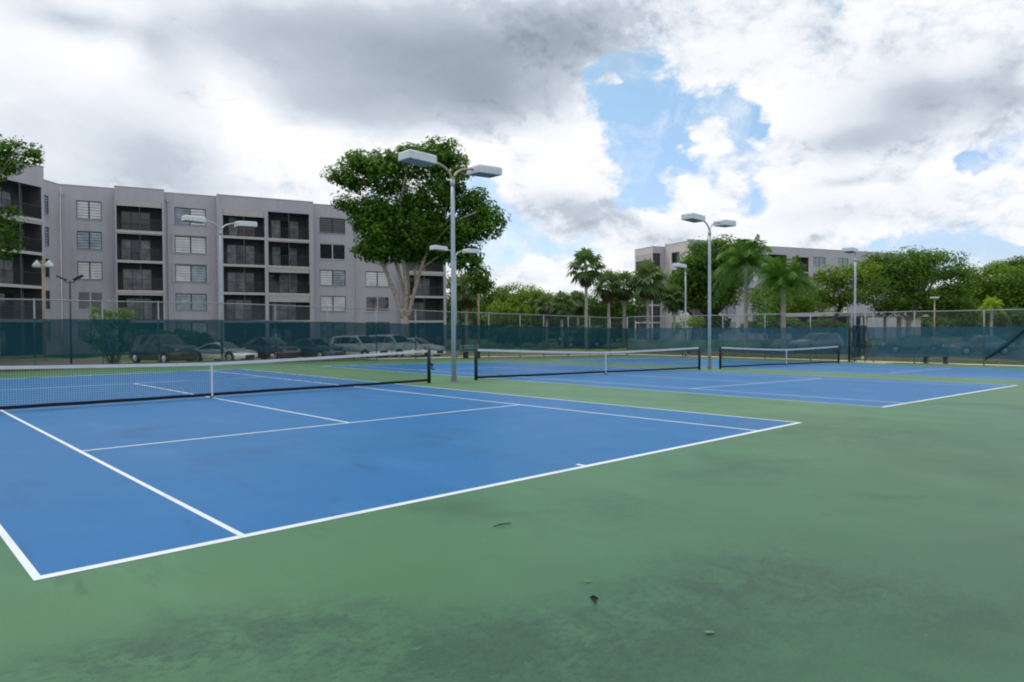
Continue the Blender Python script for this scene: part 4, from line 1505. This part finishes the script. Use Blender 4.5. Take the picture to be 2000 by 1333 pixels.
def car(x, D, heading, prof, L, W, H, pm, label, group):
    p = on_ground(x, D)
    t = thing('parked_car', label, 'car', p, heading, group)
    f, zt = prof
    zsh = 0.63 * H
    zb = 0.20
    st = []
    for q, z in zip(f, zt):
        X = (q - 0.5) * L
        e = min(1, 0.80 + 0.2 * min(q, 1 - q) / 0.10)
        w = W / 2 * e
        z = z * H
        zs = min(z - 0.015, zsh)
        wr = w * (0.74 if z > zsh + 0.1 else 0.86)
        b = zb + (0.08 if q < 0.03 or q > 0.97 else 0)
        st.append((X, w, wr, b, zs, z))
    m = MB()
    n = len(st)
    for (X, w, wr, b, zs, z) in st:
        half = [(w * 0.90, b), (w, b + 0.13), (w, (b + zs) / 2 + 0.05), (w * 0.965, zs), (wr, max(z - 0.05, zs + 0.004)), (wr * 0.6, z)]
        m.v += [(X, a, c) for a, c in half] + [(X, -a, c) for a, c in half[::-1]]
    for i in range(n - 1):
        for j in range(12):
            j2 = (j + 1) % 12
            m.f.append((i * 12 + j, i * 12 + j2, (i + 1) * 12 + j2, (i + 1) * 12 + j))
    m.f.append(tuple(range(12)))
    m.f.append(tuple(range((n - 1) * 12, n * 12))[::-1])
    m.build('body', pm, t, True, bevel=0.0).data.set_sharp_from_angle(angle=rad(38))

    def lerp(a, b, k):
        return tuple(u + (v - u) * k for u, v in zip(a, b))

    def side_pt(i, k, s):
        X, w, wr, b, zs, z = st[i]
        a, c = (X, w * 0.965, zs), (X, wr, max(z - 0.05, zs + 0.004))
        q = lerp(a, c, k)
        return (q[0], s * (q[1] + 0.008), q[2])
    i0, i1 = 3, 7
    for s in (-1, 1):
        g = MB()
        seq = [(3, 4), (4, 5), (5, 6), (6, 7)]
        for a, b_ in seq:
            ka = 0.88 if a != 3 or prof is SUV else 0.10
            kb = 0.88 if b_ != 7 else 0.10
            A0, A1, B0, B1 = side_pt(a, 0.08, s), side_pt(a, ka, s), side_pt(b_, 0.08, s), side_pt(b_, kb, s)
            if a == 3:
                A0, A1 = lerp(A0, B0, 0.22), lerp(A1, B1, 0.22)
            if b_ == 7:
                B0, B1 = lerp(A0, B0, 0.80), lerp(A1, B1, 0.80)
            B0, B1 = lerp(A0, B0, 0.965), lerp(A1, B1, 0.965)
            g.quad(A0, B0, B1, A1)
        g.build('side_window', M['cglass'], t)

    def screen(i, j, nm):
        X0, w0, wr0, b0, zs0, z0 = st[i]
        X1, w1, wr1, b1, zs1, z1 = st[j]
        g = MB()
        A = [(X0, -wr0 * 0.9, z0 - 0.035), (X0, -wr0 * 0.55, z0), (X0, wr0 * 0.55, z0), (X0, wr0 * 0.9, z0 - 0.035)]
        B = [(X1, -wr1 * 0.95, z1 - 0.03), (X1, -wr1 * 0.55, z1), (X1, wr1 * 0.55, z1), (X1, wr1 * 0.95, z1 - 0.03)]
        nx = 0.014 if X1 > X0 else -0.014
        for k in range(3):
            qs = [lerp(A[k], B[k], 0.07), lerp(A[k + 1], B[k + 1], 0.07), lerp(A[k + 1], B[k + 1], 0.95), lerp(A[k], B[k], 0.95)]
            g.quad(*[(q[0] + nx, q[1], q[2] + 0.016) for q in qs])
        g.build(nm, M['cglass'], t)
    screen(6, 7, 'windshield')
    screen(4, 3, 'rear_window') if prof is not SUV else screen(3, 2, 'rear_window')
    for sx in (-0.30, 0.305):
        for s in (-1, 1):
            wv = MB()
            X, Y, r = sx * L, s * (W / 2 - 0.10), 0.33
            o = [(X + r * math.cos(a), r * math.sin(a) + r) for a in [2 * math.pi * k / 20 for k in range(20)]]
            wv.add([(a, Y - 0.115, c) for a, c in o] + [(a, Y + 0.115, c) for a, c in o],
                   [(k, (k + 1) % 20, 20 + (k + 1) % 20, 20 + k) for k in range(20)] + [tuple(range(20))[::-1], tuple(range(20, 40))])
            wo = wv.build('wheel', M['tyre'], t)
            rm = MB()
            yy = Y + s * 0.118
            rm.add([(X, yy + s * 0.015, r)] + [(X + 0.21 * math.cos(a), yy, r + 0.21 * math.sin(a)) for a in [2 * math.pi * k / 15 for k in range(15)]],
                   [(0, 1 + k, 1 + (k + 1) % 15) for k in range(15)])
            rm.build('rim', M['rim'], wo)
            ar = MB()
            arc = [math.pi * k / 10 for k in range(11)]
            yo = s * (W / 2 + 0.006)
            ar.add([(X + 0.41 * math.cos(a), yo, 0.33 + 0.41 * math.sin(a)) for a in arc] + [(X + 0.34 * math.cos(a), yo, 0.33 + 0.34 * math.sin(a)) for a in arc],
                   [(k, k + 1, 12 + k, 11 + k) for k in range(10)])
            ar.build('wheel_arch', M['trim'], t)
    for s in (-1, 1):
        h = MB()
        h.box(L * 0.455, L * 0.488, s * W * 0.26, s * W * 0.41, H * 0.43, H * 0.50)
        h.build('headlight', M['hlamp'], t, bevel=0.02)
        h = MB()
        h.box(-L * 0.497, -L * 0.47, s * W * 0.26, s * W * 0.40, H * 0.46, H * 0.56)
        h.build('taillight', M['tail'], t, bevel=0.02)
        h = MB()
        h.box(L * 0.165, L * 0.20, s * W * 0.485, s * W * 0.56, H * 0.62, H * 0.70)
        h.build('mirror', pm, t, bevel=0.02)
    h = MB()
    h.box(L * 0.485, L * 0.503, -W * 0.22, W * 0.22, H * 0.22, H * 0.37)
    h.build('grille', M['trim'], t, bevel=0.01)
    return t


M['tail'] = mat('tail_lamp', (0.35, 0.02, 0.02), 0.2, 0.6)
hd = math.atan2(NRM.y, NRM.x) + rad(32)
GC = 'cars parked in a row behind the far fence'
silver = paint('silver', (0.74, 0.77, 0.80), 0.25, 0.25)
black_p = paint('dark_grey', (0.030, 0.036, 0.042))
maroon = paint('maroon', (0.050, 0.016, 0.024))
navy = paint('blue_grey', (0.040, 0.060, 0.080))
white_p = paint('white', (0.68, 0.71, 0.73), 0.0, 0.3)


def rD(x):
    return 46.0 + (x - 325) / 375 * 4.6


car(318, rD(318), hd, SUV, 4.9, 1.95, 1.85, black_p, 'dark bulky car, first of the row behind the far windscreen and the largest', GC)
car(436, rD(436), hd + 0.12, COU, 4.5, 1.85, 1.30, silver, 'low silver coupe parked between two dark cars', GC)
car(524, rD(524), hd, SED, 4.6, 1.82, 1.62, maroon, 'dark maroon car parked beside the low silver coupe', GC)
car(612, rD(612), hd + 0.03, SED, 4.6, 1.82, 1.50, navy, 'blue-grey sedan parked beside the first tall silver car', GC)
car(700, rD(700), hd, SUV, 4.6, 1.86, 1.68, silver, 'tall silver car parked right after the blue-grey sedan, before its paler twin', GC)
car(766, rD(766), hd - 0.02, SUV, 4.7, 1.88, 1.72, paint('pale_silver', (0.70, 0.73, 0.75), 0.25), 'tall pale silver car parked between its brighter twin and the white sedan', GC)
car(812, rD(812) + 1, hd, SED, 4.4, 1.80, 1.46, white_p, 'white sedan closing the parked row, half hidden by a pale silver car', GC)
GR = 'cars parked beyond the side fence'
car(1910, 54, -YAW + math.pi, SED, 4.7, 1.82, 1.50, paint('slate', (0.13, 0.16, 0.19)), 'slate sedan side-on behind the side windscreen, beside the dark fold', GR)
car(1780, 58, -YAW + math.pi - 0.25, SED, 4.6, 1.82, 1.46, navy, 'blue-grey sedan behind the side windscreen, past the bench', GR)
car(1595, 62, -YAW + math.pi + 0.3, SUV, 4.6, 1.86, 1.66, paint('mid_grey', (0.20, 0.22, 0.24)), 'mid grey tall car seen dimly through the screen beside the gate', GR)
car(1135, 76, -YAW + 0.2, SUV, 4.7, 1.9, 1.75, black_p, 'dark tall car seen dimly behind the middle net, under the fan palms', None)


# ------------------------------------------------------------------ litter on the court
def litter(x, y, Dg, pts, r, name, label, cat, flat=False, mt='debris'):
    p = P(x, y, Dg)
    m = MB()
    if flat:
        m.add([(a, b, c) for a, b, c in pts], [(0, 1, 2, 3), (0, 3, 4, 5)])
    else:
        m.tube(pts, r, 6)
    o = m.build(name, M[mt])
    o.location = (p.x, p.y, gz(p.x) + 0.006)
    tag(o, label, cat)


rx_ = Vector((CYW, -SY))
fx_ = Vector((SY, CYW))


def lp(a, b, z):
    q = rx_ * a + fx_ * b
    return (q.x, q.y, z)


litter(981, 1028, gD(981, 1028), [lp(-0.075, -0.05, 0.004), lp(-0.02, -0.01, 0.010), lp(0.03, 0.02, 0.008), lp(0.075, 0.06, 0.004)], [0.003, 0.005, 0.0045, 0.002], 'twig', 'dark twig lying on the open green surface below the baseline', 'twig')
litter(1161, 1176, gD(1161, 1176), [lp(-0.03, 0.03, 0.012), lp(0.0, 0.035, 0.022), lp(0.03, 0.025, 0.006), lp(0.014, 0.0, 0.004), lp(-0.005, -0.06, 0.012), lp(-0.008, -0.01, 0.004)], 0, 'fallen_leaf', 'curled dark leaf on the open green surface, nearest the viewer', 'leaf', True)
litter(1385, 1238, gD(1385, 1238), [lp(-0.03, 0.0, 0.003), lp(-0.01, 0.014, 0.007), lp(0.02, 0.012, 0.004), lp(0.032, -0.004, 0.003), lp(0.01, -0.016, 0.006), lp(-0.015, -0.014, 0.004)], 0, 'fallen_leaf', 'pale dry leaf lying flat inside the darkest stain of the green surface', 'leaf', True, 'paleleaf')
litter(1148, 1138, gD(1148, 1138), [lp(-0.022, 0.0, 0.003), lp(-0.01, 0.01, 0.006), lp(0.014, 0.01, 0.004), lp(0.024, -0.004, 0.003), lp(0.008, -0.012, 0.005), lp(-0.012, -0.01, 0.004)], 0, 'fallen_leaf', 'small pale leaf lying a step beyond the curled dark leaf', 'leaf', True, 'paleleaf')


# ------------------------------------------------------------------ sky and light
SUN_EL, SUN_AZ = rad(62), rad(-15)      # azimuth measured from +Y towards +X
w = bpy.data.worlds.new('World')
scene.world = w
w.use_nodes = True
nt = w.node_tree
N, L = nt.nodes, nt.links
bg = N['Background']
bg.inputs['Strength'].default_value = 0.15
sky = N.new('ShaderNodeTexSky')
sky.sky_type = 'NISHITA'
sky.sun_disc = False
sky.sun_elevation = SUN_EL
sky.sun_rotation = SUN_AZ
sky.air_density = 1.0
sky.dust_density = 1.2
sky.ozone_density = 1.5
tc = N.new('ShaderNodeTexCoord')
DIR = tc.outputs['Generated']


def math_n(op, a, b=None, c=None, clamp=False):
    n = N.new('ShaderNodeMath')
    n.operation = op
    n.use_clamp = clamp
    for i, v in enumerate((a, b, c)):
        if v is None:
            continue
        if isinstance(v, (int, float)):
            n.inputs[i].default_value = v
        else:
            L.new(v, n.inputs[i])
    return n.outputs[0]


def vmath(op, a, b=None, c=None, out=0):
    n = N.new('ShaderNodeVectorMath')
    n.operation = op
    for i, v in enumerate((a, b, c)):
        if v is None:
            continue
        if isinstance(v, tuple):
            n.inputs[i].default_value = v
        else:
            L.new(v, n.inputs[i])
    return n.outputs[out]


def noise3(vec, scale, detail, rough=0.55, dist=0.0):
    n = N.new('ShaderNodeTexNoise')
    n.inputs['Scale'].default_value = scale
    n.inputs['Detail'].default_value = detail
    n.inputs['Roughness'].default_value = rough
    n.inputs['Distortion'].default_value = dist
    L.new(vec, n.inputs['Vector'])
    return n


def sstep(v, a, b):
    n = N.new('ShaderNodeMapRange')
    n.interpolation_type = 'SMOOTHSTEP'
    n.inputs[1].default_value = a
    n.inputs[2].default_value = b
    L.new(v, n.inputs[0])
    return n.outputs[0]


sep = N.new('ShaderNodeSeparateXYZ')
L.new(DIR, sep.inputs[0])
az = math_n('ARCTAN2', sep.outputs[0], sep.outputs[1])
el = math_n('ARCSINE', sep.outputs[2])
cmb = N.new('ShaderNodeCombineXYZ')
L.new(az, cmb.inputs[0])
L.new(el, cmb.inputs[1])
AE = cmb.outputs[0]
stretch = vmath('MULTIPLY', DIR, (1.0, 1.0, 1.55))
wn = noise3(stretch, 5.0, 7, 0.58)
warp = vmath('SUBTRACT', wn.outputs['Color'], (0.5, 0.5, 0.5))
wn2 = noise3(stretch, 26.0, 5, 0.6)
warp2 = vmath('SUBTRACT', wn2.outputs['Color'], (0.5, 0.5, 0.5))
Wp = vmath('MULTIPLY_ADD', warp, (0.13, 0.10, 0.0), AE)
Wp = vmath('MULTIPLY_ADD', warp2, (0.056, 0.046, 0.0), Wp)
Ws = vmath('MULTIPLY_ADD', warp, (0.10, 0.06, 0.0), AE)


def ae(x, y):
    d = (P(x, y, 100.0) - Vector((CX, CY, CZ))).normalized()
    return math.atan2(d.x, d.y), math.asin(d.z)


def blob_sum(vec, blobs, start):
    acc = start
    for (x, y, rx, ry, amt) in blobs:
        a, e = ae(x, y)
        a0, a1 = ae(x - rx, y)[0], ae(x + rx, y)[0]
        e0, e1 = ae(x, y + ry)[1], ae(x, y - ry)[1]
        sx, sy = 2 / (a1 - a0), 2 / (e1 - e0)
        d = vmath('MULTIPLY_ADD', vec, (sx, sy, 0.0), (-a * sx, -e * sy, 0.0))
        q = vmath('DOT_PRODUCT', d, d, out=1)
        g = math_n('POWER', math.exp(-1), q)
        acc = math_n('MULTIPLY_ADD', g, amt, acc)
    return acc


cn = noise3(stretch, 8.0, 12, 0.64, 0.25).outputs['Fac']
cn_up = noise3(vmath('ADD', stretch, (0.010, 0.0, 0.026)), 8.0, 7, 0.62, 0.25).outputs['Fac']
fn = noise3(stretch, 24.0, 10, 0.62, 0.3).outputs['Fac']
fn_up = noise3(vmath('ADD', stretch, (0.004, 0.0, 0.010)), 24.0, 6, 0.62, 0.3).outputs['Fac']
cover = math_n('MULTIPLY_ADD', math_n('SUBTRACT', cn, 0.5), 2.1, 0.84)
cover = math_n('MULTIPLY_ADD', math_n('SUBTRACT', fn, 0.5), 1.05, cover)
COVER = [
    # openings of blue
    (1205, 140, 55, 70, -.80), (1248, 232, 72, 84, -.95), (1285, 315, 66, 90, -1.05), (1262, 385, 50, 44, -.7), (1430, 220, 55, 50, -.85), (1360, 195, 70, 26, -.5),
    (1447, 272, 36, 50, -.8), (1395, 330, 24, 26, -.45), (1420, 400, 20, 22, -.4), (1893, 318, 44, 14, -.75), (1918, 340, 20, 26, -.6), (1868, 345, 18, 20, -.5), (955, 395, 62, 72, -.95), (985, 500, 66, 46, -.9), (1100, 490, 110, 16, -.35), (1478, 380, 28, 60, -.75), (1340, 305, 50, 26, -.3),
    (1880, 500, 260, 26, -1.1), (1690, 466, 60, 20, -.6), (1290, 100, 26, 50, -.35), (1760, 482, 120, 20, -.4), (60, 245, 60, 18, -.25), (600, 300, 20, 16, -.2),
    # heaped clouds
    (1110, 350, 105, 80, .65), (1060, 545, 90, 34, .7), (1360, 370, 66, 56, .45), (1385, 260, 34, 36, .55), (1305, 325, 22, 22, .5), (1212, 165, 22, 18, .9), (1345, 262, 18, 20, .5), (1258, 285, 12, 12, .4), (1180, 120, 24, 14, .5), (1330, 450, 140, 30, .5), (1620, 300, 170, 140, .5),
    (1130, 210, 50, 80, .5), (760, 120, 420, 150, .9), (1560, 460, 110, 26, .4), (1820, 400, 150, 40, .5), (1430, 100, 110, 80, .4), (100, 150, 330, 320, .75), (1800, 180, 240, 120, .6), (500, 300, 160, 110, .4),
]
cover = blob_sum(Wp, COVER, cover)
alpha = sstep(cover, 0.26, 0.86)
veil = math_n('MULTIPLY', sstep(noise3(vmath('MULTIPLY', DIR, (1.0, 1.0, 0.8)), 13.0, 11, 0.68, 0.5).outputs['Fac'], 0.46, 0.74), 0.60)
alpha = math_n('MAXIMUM', alpha, veil)
SHADE = [
    (800, 110, 300, 108, -.60), (1110, 60, 190, 76, -.50), (500, 60, 120, 60, -.20), (650, 205, 150, 50, -.22), (960, 190, 150, 56, -.36),
    (1145, 422, 88, 28, -.36), (1080, 395, 60, 20, -.14), (1800, 205, 150, 50, -.44), (1660, 285, 120, 32, -.36), (1965, 165, 60, 90, -.26), (1740, 110, 70, 60, -.10), (1600, 40, 44, 60, -.16), (1640, 365, 60, 12, -.26),
    (1640, 420, 130, 24, -.14), (1900, 445, 140, 22, -.12), (1300, 470, 110, 22, -.16), (1450, 150, 60, 30, -.08),
    (150, 365, 260, 70, -.12), (330, 345, 100, 60, -.10), (215, 275, 210, 85, -.19), (330, 320, 110, 70, -.12), (160, 35, 140, 30, -.30), (335, 90, 44, 90, -.16), (30, 230, 60, 40, -.08), (500, 375, 120, 20, -.14), (1060, 560, 60, 20, -.10), (870, 300, 90, 14, -.10),
    (200, 105, 110, 36, .14), (470, 225, 46, 70, .20), (560, 300, 90, 44, .18), (420, 165, 26, 40, .14), (1180, 255, 70, 36, .14), (1400, 60, 60, 60, .08), (800, 280, 240, 22, .20), (1480, 200, 80, 60, .08), (1110, 330, 70, 40, .10), (1350, 350, 60, 40, .08),
]
shade = math_n('MULTIPLY_ADD', math_n('SUBTRACT', noise3(stretch, 11.0, 9, 0.6).outputs['Fac'], 0.5), 0.14, 0.905)
# light from above: lobes thinning upwards are lit, bases darken; thick sheets stay smooth
thin = math_n('MULTIPLY_ADD', sstep(cover, 0.95, 1.45), -0.88, 1.0)
emb = math_n('MULTIPLY_ADD', math_n('SUBTRACT', fn, fn_up), 0.50, math_n('MULTIPLY', math_n('SUBTRACT', cn, cn_up), 1.25))
shade = math_n('MULTIPLY_ADD', emb, thin, shade)
shade = blob_sum(Ws, SHADE, shade)
shade = math_n('MINIMUM', math_n('MAXIMUM', shade, 0.12), 1.05)
cr = N.new('ShaderNodeValToRGB')
cr.color_ramp.interpolation = 'B_SPLINE'
els = cr.color_ramp.elements
els[0].position = 0.12
els[0].color = (0.22, 0.265, 0.325, 1)
els[1].position = 0.97
els[1].color = (0.95, 0.95, 0.955, 1)
e2 = els.new(0.60)
e2.color = (0.56, 0.63, 0.72, 1)
e3 = els.new(0.80)
e3.color = (0.80, 0.84, 0.90, 1)
L.new(shade, cr.inputs[0])
cs = vmath('SCALE', cr.outputs['Color'])
cs_n = cs.node
cs_n.inputs['Scale'].default_value = 6.667
tmix = N.new('ShaderNodeMix')
tmix.data_type = 'RGBA'
L.new(sstep(el, 0.08, 0.38), tmix.inputs[0])
tmix.inputs[6].default_value = (0.99, 1.01, 1.16, 1)
tmix.inputs[7].default_value = (1.10, 1.20, 1.10, 1)
skb = vmath('MULTIPLY', sky.outputs['Color'], tmix.outputs[2])
mx = N.new('ShaderNodeMix')
mx.data_type = 'RGBA'
L.new(alpha, mx.inputs[0])
L.new(skb, mx.inputs[6])
L.new(cs, mx.inputs[7])
L.new(mx.outputs[2], bg.inputs['Color'])
w.cycles.sampling_method = 'MANUAL'
w.cycles.sample_map_resolution = 512

sd = bpy.data.lights.new('sun', 'SUN')
sd.energy = 1.5
sd.angle = rad(14)
sd.color = (1.0, 0.97, 0.93)
so = bpy.data.objects.new('sun', sd)
COL.objects.link(so)
dirv = Vector((math.cos(SUN_EL) * math.sin(SUN_AZ), math.cos(SUN_EL) * math.cos(SUN_AZ), math.sin(SUN_EL)))
so.rotation_euler = dirv.to_track_quat('Z', 'Y').to_euler()
so.location = (0, 0, 40)

# ------------------------------------------------------------------ camera
cd = bpy.data.cameras.new('camera')
cd.sensor_fit = 'HORIZONTAL'
cd.sensor_width = 36.0
cd.lens = F / 2000 * 36.0
cd.clip_start = 0.1
cd.clip_end = 3000
co = bpy.data.objects.new('camera', cd)
COL.objects.link(co)
right = Vector((CYW, -SY, 0))
fwd = Vector((SY * CP, CYW * CP, SP))
up = Vector((-SY * SP, -CYW * SP, CP))
r2 = right * CR + up * SR
u2 = up * CR - right * SR
mw = Matrix((r2, u2, -fwd)).transposed().to_4x4()
mw.translation = (CX, CY, CZ)
co.matrix_world = mw
scene.camera = co

scene.render.engine = 'CYCLES'
scene.cycles.use_denoising = True
scene.cycles.transparent_max_bounces = 16
scene.cycles.max_bounces = 6
scene.cycles.filter_width = 2.0
scene.view_settings.view_transform = 'Standard'
scene.view_settings.look = 'None'
scene.view_settings.exposure = 0.1
scene.view_settings.gamma = 1.0
